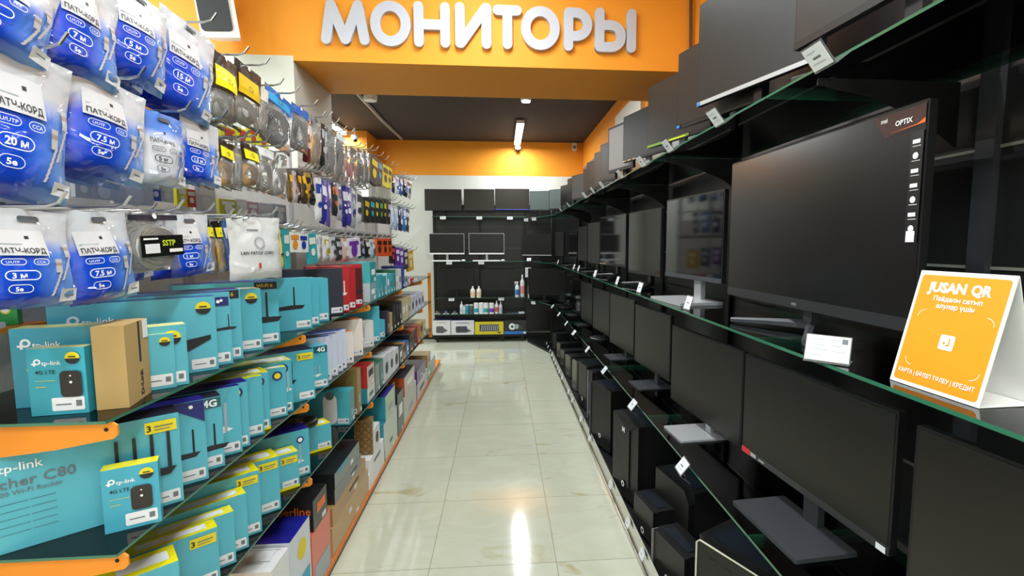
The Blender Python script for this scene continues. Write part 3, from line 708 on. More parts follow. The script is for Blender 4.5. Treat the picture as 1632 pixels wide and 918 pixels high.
def baselist():
    # nearest first
    t = aisle_box(440, 467, 862, ZD, 'white carton with UTP printed on its top, nearest on the base deck', .36, front='E6E8EC', group=G, yref='far', spics=(('rect', .7, .6, .06, GREYINK),))
    me = t.children[0].data; zt = max(v.co.z for v in me.vertices); yl = max(v.co.y for v in me.vertices)
    d = DEC(zt, plane='top'); d.text('U/UTP', .10, yl - .05, .03, GREYINK, .01); d.rect(.05, yl - .012, .34, yl - .010, GREYINK); d.rect(.25, yl - .08, .33, yl - .078, GREYINK); d.rect(.25, yl - .09, .31, yl - .088, GREYINK); d.build('printed_top', t.children[0])
    t = aisle_box(468.5, 499, 856, ZD, 'white and blue carton with deep blue top before the black stack', .34, front='DCE2EE', top='1A1E8C', side='D4DCEA', group=G, spics=(('disc', .55, .75, .22, YINK), ('rect', .5, .25, .4, CYINK)))
    z1 = ax(500, 849, -.80).z
    aisle_box(500.5, 529, 849, ZD, 'coral red carton under the black orange-lettered carton', .34, front='D8644E', side='E0705A', group=G, yb=900, spics=(('rect', .5, .2, .4, SILVP),))
    aisle_box(500.5, 522, 797, None, 'black carton with orange lettering on top of the coral carton', .34, on='coral red carton under the black orange-lettered carton', front='1A1A1C', group=G, texts=(('hyperline', .44, .56, .036, ORINK), ('CABLING SYSTEMS', .6, .40, .010, SILV)), spics=(('rect', .55, .6, .3, ORINK),))
    zb1 = ax(531, 840, -.80).z; zb2 = ax(531, 810, -.80).z
    aisle_box(531, 588, 840, ZD, 'long kraft carton at the bottom of the brown and black stack', .36, front='B8925E', group=G, spics=(('label', .4, .5, 1, PAPER),))
    aisle_box(531, 583, 810, None, 'kraft carton in the middle of the brown and black stack', .36, on='long kraft carton at the bottom of the brown and black stack', front='AC8452', group=G, spics=(('rect', .6, .5, .15, KRAFTD),))
    zb3 = ax(534, 781, -.80).z
    aisle_box(534, 576, 781, None, 'dark carton with grey side, lower of the two in the black stack', .36, on='kraft carton in the middle of the brown and black stack', front='1E2226', side='70787A', group=G, spics=(('rect', .7, .4, .12, INK),))
    aisle_box(534, 573, 755, None, 'dark carton with grey side and cyan stripe topping the black stack', .36, on='dark carton with grey side, lower of the two in the black stack', front='1E2226', top='20262A', side='7C8486', group=G, spics=(('rect', .3, .9, .2, CYINK),))
    zc = ax(586, 757, -.80).z
    aisle_box(589, 614, 757, ZD, 'white carton, lower of two under the patterned box', .36, front='E8E8EC', group=G, spics=(('label', .3, .5, 1, PAPER),))
    aisle_box(590, 612, 733, None, 'white carton, upper of two under the patterned box', .36, on='white carton, lower of two under the patterned box', front='ECECF0', group=G)
    zd = ZT['white carton, upper of two under the patterned box']
    # patterned box
    Y = solveY(594, -.80, zd); h = ax(594, 668, -.80).z - zd
    t = empty('patterned_box', (-.80 - .105, Y, zd + .001), R(8)); w = .105
    b = MB(); b.box(0, w, 0, .07, 0, h, carton('8C6E42')); b.build('carton', t); d = DEC(0.); s = .021
    for i in range(5):
        for j in range(int(h / s)):
            u, v = i * s, j * s
            if (i + j) % 2: d.poly([(u, v), (u + s * .35, v), (u + s, v + s * .65), (u + s, v + s)], KRAFTD)
            else: d.poly([(u, v + s * .65), (u + s * .65, v), (u + s, v), (u, v + s)], KRAFTD)
            d.k = 1
    d.build('printed_front', t); tag(t, 'brown box covered in a dark geometric key pattern', 'box')
    aisle_box(597, 606, 683, zd + .001, 'small white box behind the patterned box', .12, front='E0E2E8', group=G, X=-.80, spics=(('disc', .5, .5, .25, DG2),))
    ze = ax(615, 675, -.80).z
    aisle_box(613, 634, 675, ZD, 'teal and pale green carton under the purple-topped teal box', .35, front='38889A', side='CDD8CE', group=G, spics=(('rect', .5, .3, .1, GRINK),))
    aisle_box(615, 630, 632, None, 'teal box with purple top halfway along the base deck', .30, on='teal and pale green carton under the purple-topped teal box', front='2E8EA0', top='3A3A9A', side='B8D0B0', group=G, logo=True)
    aisle_box(635, 644, 628, ZD, 'thin dark carton standing beside the teal carton', .35, front='2C3036', side='5A6064', group=G)
    zf = ax(648, 634, -.80).z
    aisle_box(645, 664, 634, ZD, 'tall grey-white carton under the orange fan box', .36, front='C8C4BC', group=G)
    aisle_box(645, 661, 602, None, 'orange box with big white letters and a dark window top', .34, on='tall grey-white carton under the orange fan box', front='C4582E', top='2A2C34', side='C8BCB8', group=G, texts=(('3XM', .1, .3, .09, WINK),))
    aisle_box(665, 680, 614, ZD, 'purple and white carton beneath the purple box', .34, front='8A5AA8', side='C8BEC8', group=G)
    aisle_box(665, 678, 592, None, 'purple box with dark window on the base deck', .34, on='purple and white carton beneath the purple box', front='5A2A7A', top='3A2450', group=G)
    aisle_box(681, 687, 588, ZD, 'tall white and green carton near the base deck end', .34, front='E0E4DC', side='3E9460', group=G)
    aisle_box(687.5, 694, 574, ZD, 'grey glass-fronted carton near the base deck end', .34, front='B8BCB8', side='8A928E', group=G)
    aisle_box(681.5, 686.5, 566, None, 'plain kraft carton on top near the base deck end', .34, on='tall white and green carton near the base deck end', front='A8865A', group=G)
baselist()
# deco teal box with white tower, on lower shelf C
t = aisle_box(558, 566, 622, ZC, 'teal and white mesh wifi box with a white cylinder picture', .26, front='4FAEBE', side='2F93A4', top='3AA3B4', pic=('tower', .62, .47, .10), group='boxes on the lower glass shelf', plabel=True)
GC = 'boxes on the lower glass shelf'
def clist():
    aisle_box(571, 577, 588, ZC, 'plain brown carton before the red box on the lower shelf', .35, front='8C7444', group=GC, plabel=True, X=-.80)
    z1 = ax(594, 616, -.80).z
    aisle_box(586, 598, 620, ZC, 'white and teal carton below the red box', .3, front='2F8C9C', side='D8DCDC', group=GC, X=-.80)
    aisle_box(586, 597, 585, None, 'red box with white side on the lower shelf', .28, on='white and teal carton below the red box', front='B83434', side='D8C4C0', group=GC)
    L = [(599, 606, 582, '5C6A6A', '7A8A88', 'grey-green'), (607, 612, 575, '2E7A58', '3A6A72', 'green-topped'), (613, 621, 568, 'D4D8DE', 'C8CED6', 'white appliance'), (622, 628, 562, 'D8DCE0', 'CCD2DA', 'white appliance'), (629, 636, 558, 'E0E2E6', 'D2D6DC', 'white appliance'), (637, 642, 553, '24282E', '2A3038', 'black'), (643, 647, 548, 'B88A5A', '9A6A40', 'tan'), (648, 652, 545, '2A66A8', '3A70B0', 'blue'), (653, 658, 534, '2A2A2E', '303036', 'charcoal'), (659, 664, 526, 'B8543A', '3A3A40', 'orange-topped'), (665, 669, 520, 'B03030', 'C03A3A', 'red'), (670, 674, 515, 'C8A860', 'B89858', 'gold'), (675, 679, 512, 'C88A3A', 'D8D0C0', 'amber')]
    for i, (a, c, yt, f, s, w) in enumerate(L):
        aisle_box(a, c, yt, ZC, f'{w} carton far along the lower shelf, {ordn(i)} past the red box', .25, front=f, side=s, group=GC, spics=(('disc', .5, .5, .28, DG2),) if 'appliance' in w else ())
clist()
GB = 'boxes on the middle glass shelf'
for i, (a, c, yt, f, s, w) in enumerate([(618, 621, 496, '3A3040', '5A4A66', 'dark purple'), (622, 626, 499, 'A88A4A', 'C8B070', 'gold'), (627, 631, 486, '1C1C20', '24242A', 'black'), (632, 636, 484, '1A1A1E', '202026', 'black'), (637, 641, 482, '222226', '2A2A30', 'black'), (642, 646, 478, 'B8AC88', 'D0C4A0', 'beige'), (647, 650, 476, 'C0B090', 'D8CCAC', 'beige'), (651, 655, 474, 'C8B88A', 'D4C896', 'beige'), (656, 661, 474, 'B8BCD8', 'D8DAE6', 'white and purple'), (662, 666, 471, 'B0B4D4', 'D8DAE6', 'white and purple'), (667, 671, 468, 'B0B4D4', 'DCDEE8', 'white and purple'), (672, 676, 466, 'B8B8D0', 'E0E0E6', 'white and purple')]):
    aisle_box(a, c, yt, ZB, f'{w} carton far along the middle shelf, {ordn(i)} past the teal boxes', .26, front=f, side=s, group=GB, spics=(('disc', .5, .5, .25, DG2),) if 'white' in w else ())
GA = 'boxes on the upper glass shelf'
z1 = ax(603, 445, -.8).z
for i, (a, c, yt, yb, f, s, w) in enumerate([(590, 600, 452, None, 'C8D4DC', '8AB4C0', 'pale camera'), (601, 606, 440, None, '3AA0B0', '46B0BE', 'teal'), (607, 611, 438, None, '3498A8', '3AA8B8', 'teal'), (612, 616, 440, None, '2E8898', '3AA3B4', 'teal'), (617, 621, 436, None, 'A8CCD0', '5AB0BE', 'pale teal'), (622, 626, 437, None, '3AA3B4', '48B4C4', 'teal'), (627, 630, 436, None, '3090A0', '3AA3B4', 'teal'), (631, 635, 430, None, '2A6A48', 'D0D8D4', 'green and white'), (636, 640, 429, None, 'D8DCDC', 'E0E4E0', 'white'), (641, 645, 424, None, '2A3A8A', '3448A0', 'blue'), (646, 649, 440, None, 'A0A8B4', 'B8C0C8', 'grey'), (650, 654, 442, None, '8A8E94', 'B0B4B8', 'grey'), (655, 660, 444, None, 'B83038', 'C0363C', 'red'), (661, 665, 446, None, 'D0CCC4', 'DCD8D0', 'white')]):
    aisle_box(a, c, yt, ZA, f'{w} small carton far along the upper shelf, {ordn(i)} past the red boxes', .16, front=f, side=s, group=GA)
aisle_box(590, 600, 418, None, 'teal box with yellow diamond stacked on the camera box', .16, on='pale camera small carton far along the upper shelf, first past the red boxes', front='52B0B8', side='3AA0AC', group=GA, pic=('circle', .5, .5, .02), picmat=YINK)

# ================================================================== hanging goods
HX = -.80           # hook tips
def bulge(u, v, T):
    """pouch half thickness; u in -1..1, v in 0..1 from bottom"""
    e = max(0, 1 - u * u) ** .5
    lo = min(1, v / .10) ** .5; hi = 1 if v < .55 else max(0, 1 - ((v - .55) / .45)) ** 1.1
    return T * e * lo * max(.06, hi)
def pouch_mesh(b, w, h, T, mat, seed, crump=.0025, nu=12, nv=16):
    sd = Vector((seed * 3.7, seed * 1.3, 0)); idx = {}; uv = []
    for side in (-1, 1):
        vs = []; 
        for j in range(nv + 1):
            v = j / nv
            for i in range(nu + 1):
                u = -1 + 2 * i / nu
                edge = abs(u) > .999 or j in (0, nv)
                pinch = 1 - .05 * math.sin(v * math.pi) * 1.0
                x = u * w / 2 * pinch + .006 * noise.noise(Vector((v * 3, seed, 5)))
                z = -h + v * h + (0 if 0 < j < nv else .004 * noise.noise(Vector((u * 3, seed, v * 9))))
                y = side * (0 if edge else bulge(u, v, T) + crump * noise.noise(Vector((u * 2.5, v * 4.5, side)) + sd)) + .010 * noise.noise(Vector((u * .8, v * 1.2, seed * 2.)))
                vs.append((x, y, z)); uv.append(((u + 1) / 2, v))
        fs = []
        for j in range(nv):
            for i in range(nu):
                a = j * (nu + 1) + i; q = (a, a + 1, a + nu + 2, a + nu + 1); fs.append(q if side < 0 else q[::-1])
        b.add(vs, fs, mat)
    b.uv = uv
    def surf(x, z):
        u = max(-1, min(1, x / (w / 2))); v = max(0, min(1, (z + h) / h))
        return -(bulge(u, v, T) + abs(crump) * .6) + .010 * noise.noise(Vector((u * .8, v * 1.2, seed * 2.)))
    return surf
BAGB = lambda: bag_mat('blue_pouch_film', 'C2C8D0', '0C50DC', '7CB0EC', '0628A0', .62)
BAGW = lambda: bag_mat('white_pouch_film', '4A82DC', 'D8DEE8', 'C8D2E0', 'B8C4D8', .66)
BAGP = lambda: bag_mat('white_plain_pouch_film', 'DDE1E4', 'DCE0E4', 'CDD3D8', 'D2D6DA', .8)
BEIGE = M('beige_connector_print', 'C0C0C4', .4)
def patch_bag(root, w, h, size, seed, kind='blue', T=.028):
    b = MB(); mat = BAGB() if kind == 'blue' else BAGW()
    surf = pouch_mesh(b, w, h, T, mat, seed)
    root = b.build('pouch', root, smooth=True)
    ink = WINK if kind == 'blue' else INK
    d = DEC(surf=surf, step=.0002)
    x = lambda u: -w / 2 + u * w; z = lambda v: -h + v * h
    if kind == 'blue': 
        # label patch as a grid so it follows the pouch
        n = 6
        for i in range(n):
            for j in range(4):
                u0, u1 = .10 + .5 * i / n, .10 + .5 * (i + 1) / n; v0, v1 = .535 + .25 * j / 4, .535 + .25 * (j + 1) / 4
                d.k = 1; d.rect(x(u0), z(v0), x(u1), z(v1), M('pale_grey_label_print', 'CDD0D6', .35, coat=.5))
        d.k = 3
    d.text('ПАТЧ-КОРД', x(.13), z(.56), h * .05, INK, .02, w * .44)
    d.rect(x(.40), z(.70), x(.44), z(.73), INK); d.rect(x(.13), z(.645), x(.36), z(.655), SILVP)
    d.pill(x(.14), z(.44), x(.36), z(.505), ink); d.text('U/UTP', x(.18), z(.458), h * .026, ink, .01, w * .15)
    d.pill(x(.42), z(.44), x(.58), z(.505), ink); d.text('CCA', x(.45), z(.458), h * .026, ink, .01, w * .1)
    d.pill(x(.16), z(.29), x(.48), z(.39), ink, .0018); d.text(size, x(.22), z(.312), h * .055, ink, .03, w * .2)
    d.pill(x(.18), z(.165), x(.40), z(.25), ink); d.text('5e', x(.24), z(.185), h * .042, ink, .03, w * .1)
    d.build('printed_text', root)
    d = DEC(surf=surf, step=.0002)
    c = BEIGE if kind == 'blue' else M('blue_plug_print', '2E62C0', .4)
    for (u, v) in ((.66, .36), (.80, .52)):
        for k in range(4): d.k = 1; d.rect(x(u), z(v + .035 * k), x(u + .08), z(v + .035 * (k + 1)), c if k != 2 else M('brown_connector_print', 'A8988C', .4))
        for k in range(6): d.k = 1; d.poly([(x(u + .02 - .02 * k), z(v - .04 * (k + 1))), (x(u + .05 - .02 * k), z(v - .04 * (k + 1))), (x(u + .06 - .02 * (k - 1)), z(v - .04 * k)), (x(u + .03 - .02 * (k - 1)), z(v - .04 * k))], c)
    d.build('plug_picture', root)
    d = DEC(surf=surf); d.k = 4; d.rect(x(.70), z(.05), x(.70) + .042, z(.05) + .024, PAPER); d.k = 5; d.rect(x(.70) + .006, z(.05) + .01, x(.70) + .026, z(.05) + .013, GREYINK)
    d.build('price_label', root)
    d = DEC(surf=surf); d.k = 2; d.rrect(-.017, -.022, .017, -.012, .005, M('hole_shadow_print', '4A4E56', .6)); d.build('hang_hole', root)

def coil(b, cx, cz, rx, rz, y, n, r, mat, seed=0, wob=.12):
    rr = random.Random(seed); path = []
    for k in range(n * 16):
        t = 2 * math.pi * k / 16; q = 1 + wob * math.sin(k * .37 + seed)
        f_ = 1 - .5 * k / (n * 16); path.append((cx + rx * f_ * q * math.cos(t), y + .007 * math.sin(k * .6), cz + rz * f_ * q * math.sin(t)))
    b.tube(path, r, mat, 5)
def coil_bag(root, w, h, seed, cable, header, hh=.3, T=.014, header2=None, n=9, r=.0036, title=None, band=None, open_=False):
    cab = M('cable_' + cable.lower(), cable, .4)
    b = MB(); surf = pouch_mesh(b, w, h, T, CLEAR, seed, .0015, 8, 10); b.build('clear_pouch', root, smooth=True)
    b = MB(); coil(b, 0, -h * (.52 + hh * .42), w * .42, h * (1 - hh) * .44, 0, n, r, cab, seed, .06); b.build('cable_coil', root, smooth=True)
    if header:
        d = DEC(surf=surf, step=.0005); hm = carton(header); v0, v1 = -h * hh, -.004
        for i in range(6):
            for j in range(4):
                d.k = 1; d.rect(-w * .48 + w * .96 * i / 6, v0 + (v1 - v0) * j / 4, -w * .48 + w * .96 * (i + 1) / 6, v0 + (v1 - v0) * (j + 1) / 4, hm)
        if header2:
            h2 = carton(header2)
            for i in range(5):
                for j in range(3): d.k = 3; d.rect(-w * .40 + w * .72 * i / 5, v0 + (v1 - v0) * (.08 + .55 * j / 3), -w * .40 + w * .72 * (i + 1) / 5, v0 + (v1 - v0) * (.08 + .55 * (j + 1) / 3), h2)
            d.k = 6; d.pill(-w * .10, v0 + h * hh * .25, w * .06, v0 + h * hh * .25 + w * .12, INK, .0016)
        d.k = 6; d.disc(0, -h * .045, w * .05, WINK, 8); d.build('header_card', root)
    if band:
        b = MB(); b.box(-w * .42, w * .42, -T - .001, T + .001, -h * .75, -h * .42, carton(band)); b.build('paper_band', root)
def plain_pack(root, w, h, front, seed, accent='FFFFFF', T=.012, pic=True, flat=False):
    b = MB()
    if flat:
        b.box(-w / 2, w / 2, -T / 2, T / 2, -h, 0, carton(front)); b.build('carton', root); y = lambda u, v: -T / 2
    else:
        mat = bag_mat('film_' + front.lower(), front, front, front, front, .9); sf = pouch_mesh(b, w, h, T, mat, seed, .002, 6, 8); b.build('pouch', root, smooth=True); y = sf
    d = DEC(surf=y, step=.0003); a = carton(accent)
    d.rect(-w * .36, -h * .36, w * .36, -h * .14, a)
    if pic: d.k = 2; d.disc(0, -h * .62, w * .24, a, 12)
    d.build('printed_front', root)
def paper_tag_pack(root, w, h): pass

def hook(y, z, x=HX, X0=LB + .0165, label='', row=''):
    b = MB(); L = x - X0
    b.tube([(0, 0, 0), (L * .5, 0, -.002), (L - .035, 0, .0), (L - .015, 0, .006), (L, 0, .026)], .0032, CHROME, 6); b.box(-.004, .004, -.018, .018, -.018, .018, CHROME)
    o = b.build('peg_hook', loc=(X0, y, z), smooth=False); tag(o, label, 'hook', 'wire hooks of the ' + row); return o

HOOKZ = {1: 2.125, 2: 1.88, 3: 1.605}
ROWN = {1: 'top hook row', 2: 'middle hook row', 3: 'bottom hook row'}
seedc = [0]; hookn = {1: 0, 2: 0, 3: 0}
def hang(row, x0, x1, y0, y1, fn, label, name='cable_pouch', cat='cable', X=-.86, rot=8, copies=0, cdx=.054, group=None, clabel=None, hk=True, yaw=None):
    seedc[0] += 1; sd = seedc[0]
    xm = (x0 + x1) / 2; Y0, Y1 = ax(x0, (y0 + y1) / 2, X).y, ax(x1, (y0 + y1) / 2, X).y
    if x0 < -30: Y0 = Y1 - .17
    Yc = (Y0 + Y1) / 2; w = (Y1 - Y0) / math.cos(R(rot)); w = min(w, .19)
    zt = ax(xm, y0, X).z; zb = ax(xm, y1, X).z; h = zt - zb
    hz = HOOKZ[row]; zt2 = min(zt, hz + .012); 
    t = empty(name, (X, Yc, zt), R(90 - rot)); t.rotation_euler[1] = R({1: 10, 2: 6, 3: -1}[row] + rnd.uniform(-4, 4)) * (1 if hk else .3); fn(t, w, h, sd)
    tag(t, label, cat, group or ('goods hanging on the ' + ROWN[row]))
    for k in range(copies):
        c = dup(t, (X - cdx * (k + 1), Yc + rnd.uniform(-.006, .006), zt - rnd.uniform(-.004, .006)), R(90 - rot + rnd.uniform(-1.5, 1.5)))
        c['label'] = (clabel or label.split(',')[0]) + f', {ordn(k)} spare behind it'
    if hk:
        hookn[row] += 1
        hook(Yc, zt + .007, X + .075, label=f'wire hook of the {ROWN[row]}, {ordn(hookn[row]-1)} from the entry', row=ROWN[row])
    return t
def PB(size, kind='blue', T=.024): return lambda t, w, h, sd: patch_bag(t, w, h, size, sd, kind, min(T, .025))
def CB(cable, header=None, **k): return lambda t, w, h, sd: coil_bag(t, w, h, sd, cable, header, **k)
def PP(front, accent='FFFFFF', **k): return lambda t, w, h, sd: plain_pack(t, w, h, front, sd, accent, **k)

# top row
hang(1, -40, 90, -60, 95, PB('10 м'), 'blue patch cord pouch at the entry end of the top hooks', copies=2)
hang(1, 93, 186, -30, 130, PB('7 м'), 'blue patch cord pouch marked 7 on the top hook row', copies=2)
hang(1, 188, 262, -8, 140, PB('5 м'), 'blue patch cord pouch marked 5 м on the top hook row', copies=2)
hang(1, 264, 342, 40, 190, PB('15 м'), 'blue patch cord pouch marked 15 м on the top hook row', copies=1)
hang(1, 345, 376, 92, 200, CB('B4B6B0', '15130F', hh=.58, header2=YEL, n=12, r=.0045, T=.024), 'black and yellow header pouch with thick grey cable coil', copies=2)
hang(1, 380, 412, 108, 205, CB('B4B6B0', '15130F', hh=.58, header2='D8B820', n=12, r=.0045, T=.022), 'black header pouch with grey coil right behind the yellow fronted one', copies=2)
hang(1, 414, 427, 140, 218, CB('D0D0CC', 'D8D4C8', hh=.3), 'pale clear pouch between the black pouches and the blue headed coil')
hang(1, 429, 465, 152, 240, CB('26242A', '1666B8', hh=.27, n=6, r=.004, header2='2AA0D8', T=.016), 'clear pouch with black cable ring under a blue header')
hang(1, 470, 489, 172, 243, CB('3A3A42', '1A5CB0', hh=.2, n=5, r=.003), 'narrow clear pouch with dark coil and blue header')
hang(1, 490, 498, 190, 262, PP('5A1E22', 'C8B8A8'), 'dark red slim pack on the top hook row')
hang(1, 500, 512, 190, 266, CB('D8A020', None, n=5, r=.003), 'clear pack of yellow cable on the top hook row')
hang(1, 514, 522, 200, 268, PP('20242C', 'A8ACB4'), 'slim dark pack beside the yellow cable pack')
hang(1, 525, 536, 212, 285, CB('302E34', None, n=5, r=.003), 'clear pouch of black cable on the top row', copies=1)
hang(1, 539, 549, 215, 288, CB('3A383E', 'D0D4D8', n=5, r=.003, hh=.15), 'clear pouch of dark cable with a pale header')
hang(1, 552, 559, 236, 300, CB('B05058', None, n=7, r=.003), 'clear pouch of pink-red cable on the top row', copies=1)
hang(1, 561, 569, 238, 302, CB('A84850', None, n=7, r=.003), 'second clear pouch of pink-red cable on the top row')
hang(1, 572, 580, 240, 300, CB('38383E', None, n=6, r=.003), 'clear pouch of grey cable past the red cables')
hang(1, 582, 589, 242, 300, CB('303238', None, n=6, r=.003), 'second clear pouch of grey cable past the red cables')
hang(1, 591, 599, 250, 294, PP('17171A', 'D8C830', flat=True, T=.03), 'black box with yellow band on the top hooks')
hang(1, 601, 606, 256, 295, PP('1A1A1C', '3A9AC8', flat=True, T=.03), 'black box with blue picture on the top hooks')
hang(1, 609, 615, 264, 298, PP('D8C820', '202020', flat=True, T=.03), 'first yellow and black box on the top hooks')
hang(1, 617, 621, 268, 300, PP('D0C020', '202020', flat=True, T=.03), 'second yellow and black box on the top hooks')
for i, (a, c) in enumerate([(626, 629), (632, 635), (638, 641), (644, 648), (650, 654)]):
    hang(1, a, c, 280 + i * 2, 308 + i * 2, PP(['22304A', 'D8DCE4', '3A66B0', '2A2C34', 'C8CCD4'][i], ['C8D0E0', '2A50A0', 'E0E4EC', '4A80C8', '30343C'][i]), f'small {["navy", "white", "blue", "black", "pale"][i]} blister pack at the far end of the top row')
# middle row
hang(2, -22, 112, 82, 318, PB('20 м', T=.032), 'large blue patch cord pouch marked 20 м on the middle row', copies=1)
hang(2, 126, 230, 130, 288, PB('7.5 м'), 'blue patch cord pouch marked 7.5 м on the middle row', copies=2)
hang(2, 231, 288, 182, 296, PB('5 м', 'white'), 'white patch cord pouch marked 5 м with blue plug picture', copies=1)
hang(2, 297, 346, 194, 294, PB('1.5 м', T=.02), 'blue patch cord pouch marked 1.5 м on the middle row', copies=2)
hang(2, 349, 372, 225, 302, CB('ECB424', '15130F', hh=.42, header2=YEL, n=6, r=.003, T=.02), 'pouch of yellow cable with black header on the middle row', copies=1)
hang(2, 374, 383, 222, 300, CB('A8ACB0', None, n=7, r=.003), 'clear pouch of grey cable between the yellow cable pouches')
hang(2, 386, 410, 230, 300, CB('ECB424', '15130F', hh=.42, header2=YEL, n=8, r=.0032, T=.02), 'second pouch of yellow cable beside the white coils', copies=1)
hang(2, 413, 434, 236, 308, CB('D8D8DA', 'D8DCE0', hh=.2, n=6, r=.003), 'clear pouch of white cable after the yellow pouches')
hang(2, 436, 455, 245, 315, CB('D0D0D4', None, n=6, r=.003), 'clear pouch of white cable before the small yellow packs')
for i, (a, c, col, ac) in enumerate([(459, 465, '5A4A20', 'D8B030'), (467, 472, 'B8A8B0', '90405A'), (474, 479, '1C1A18', 'D8A820'), (481, 486, '3A2E18', 'E0B020'), (488, 493, 'A08020', '201C18'), (495, 501, '18181C', 'B0B4B8')]):
    hang(2, a, c, 272 + i * 1, 322 + i * 1, PP(col, ac), f'small {["bronze", "mauve", "black and amber", "dark amber", "ochre", "black"][i]} blister pack on the middle hook row')
for i, (a, c, col, ac, y1) in enumerate([(504, 511, 'D4D6DA', '20409A', 352), (514, 520, '24348A', 'D0D4E0', 358), (522, 528, '5A4AA0', 'E0E0E8', 362), (530, 536, '282A30', 'C86A40', 344), (538, 544, 'A8ACB2', '22286A', 352), (546, 551, '2A2A72', 'C8CCE0', 362), (553, 559, '4038A0', 'D8D8E8', 360), (561, 568, '9AA0AC', '3A3A8A', 364), (570, 576, 'C4C8CE', '30343C', 356)]):
    hang(2, a, c, 284 + (a - 504) * .3, y1, PP(col, ac), f'{["white", "navy", "violet", "charcoal", "grey", "indigo", "purple", "silver-blue", "pale grey"][i]} pouch in the crowded run of the middle hooks')
for i, (a, c) in enumerate([(579, 585), (588, 593), (596, 600), (603, 607), (610, 613), (616, 619)]):
    hang(2, a, c, 316 + i, 354 + i * .6, PP('1A1A18', ['C8B020', '3AA0B8', 'D0B828', '50A050', 'C8B020', 'B0B8C0'][i], flat=True, T=.03), f'black box with {["yellow", "cyan", "golden", "green", "mustard", "silver"][i]} picture in the middle hook row')
for i, (a, c, col) in enumerate([(622, 626, 'C0C8D4'), (629, 633, '9AB0D0'), (636, 640, '26324E'), (643, 647, '3A70C0'), (649, 652, '30343C')]):
    hang(2, a, c, 326 + i * 2, 366 + i, PP(col, 'E0E4EC'), f'{["pale", "light blue", "navy", "bright blue", "charcoal"][i]} small pack at the far end of the middle row')
# bottom row
hang(3, -25, 104, 334, 492, PB('3 м', T=.034), 'large blue patch cord pouch starting the bottom hooks', copies=1)
hang(3, 104, 201, 337, 482, PB('7.5 м', T=.03), 'blue patch cord pouch marked 7.5 м above the teal boxes', copies=1)
hang(3, 190, 216, 345, 450, PB('3 м', T=.02), 'blue patch cord pouch half hidden behind the black SSTP pack', X=-.93)
def sstp(t, w, h, sd):
    coil_bag(t, w, h, sd, 'C4C4BE', '2A2A38', hh=.12, n=7, r=.0035, T=.016)
    b = MB(); b.box(-w * .42, w * .42, -.021, -.0195, -h * .74, -h * .38, carton('111410')); b.build('label_card', t)
    d = DEC(-.0212); d.text('SSTP', -w * .02, -h * .56, h * .10, M('lime_print', 'C4DA3A', .4), .03, w * .4); d.rect(-w * .36, -h * .68, -w * .08, -h * .52, PAPER); d.rect(-w * .38, -h * .45, -w * .1, -h * .42, WINK); d.rect(w * .1, -h * .68, w * .38, -h * .62, WINK); d.build('printed_front', t)
hang(3, 209, 277, 340, 432, sstp, 'clear pack of pale cable with black SSTP label card', cat='cable', X=-.84)
hang(3, 272, 326, 342, 440, PB('1 м', T=.022), 'blue patch cord pouch marked 1 м on the bottom row', copies=1)
hang(3, 328, 340, 350, 434, CB('ECB424', '15130F', hh=.35, header2=YEL, n=6, r=.003), 'black and yellow pouch just right of the 1 м pouch', copies=1)
hang(3, 342, 352, 350, 436, CB('D8A820', '15130F', hh=.35, header2=YEL, n=6, r=.003), 'second black and yellow pouch right of the 1 м pouch')
hang(3, 354, 361, 352, 432, PP('30508A', 'D8DCE4'), 'slim blue grey pouch beside the black and yellow pouches')
hang(3, 363, 370, 354, 430, CB('D8A820', None, n=7, r=.003), 'clear pouch of yellow cable beside the white LAN cord bag')
hang(3, 372, 378, 354, 430, PP('4A8A78', 'E0E4E4'), 'slim green pouch behind the white LAN cord bag', X=-.92)
def lanbag(t, w, h, sd):
    b = MB(); sf = pouch_mesh(b, w, h, .02, BAGP(), sd); b.build('pouch', t, smooth=True)
    d = DEC(surf=sf, step=.0003); d.text('LAN PATCH CORD', -w * .34, -h * .60, h * .05, INK, .02, w * .66)
    for r_ in (.020, .016): 
        d.k = 2; d.pill(-r_, -h * .42 - r_, r_, -h * .42 + r_, GREYINK, .0015)
    d.rect(-w * .2, -h * .22, w * .02, -h * .2, GREYINK); d.rect(-w * .05, -h * .82, w * .0, -h * .74, M('red_plug_print', 'B0543A', .4)); d.build('printed_text', t)
hang(3, 379, 432, 346, 445, lanbag, 'white pouch lettered LAN PATCH CORD above the teal boxes', X=-.80, rot=25)
for i, (a, c, y0, y1, col, ac, w_) in enumerate([(434, 440, 362, 430, 'D89A30', 'E8E0C8', 'orange'), (442, 448, 364, 432, 'C8C070', '30343C', 'lime'), (450, 458, 366, 428, '3A9AA4', 'D0E0E0', 'teal'), (461, 474, 370, 402, 'E0E0DC', 'D89030', 'white'), (476, 487, 372, 402, 'DADCE0', '1E3AA0', 'white and blue'), (490, 500, 372, 420, '3AA0A8', 'E0E4E4', 'tall teal'), (503, 512, 374, 414, 'D0D2D4', '909498', 'grey'), (515, 524, 376, 416, 'C8CCD0', 'B8A040', 'clear grey'), (527, 533, 378, 416, 'B8BCC4', '3A3E46', 'dull silver'), (536, 542, 380, 416, '30343A', 'A0A4AA', 'black'), (545, 552, 380, 418, 'C0A8A0', 'D8D8DC', 'salmon'), (555, 569, 380, 410, 'D8D4E0', '6A30A0', 'white and purple'), (572, 578, 380, 412, '22262C', '8A90A0', 'dark'), (581, 587, 382, 412, '1C2028', 'C8CCD0', 'black and white'), (590, 596, 382, 412, 'A8B4BC', '50606A', 'steel grey')]):
    hang(3, a, c, y0, y1, PP(col, ac, flat=i in (2, 3, 4, 5, 11), T=.014), f'{w_} hanging pack in the bottom hook row', name='blister_pack', cat='pack')
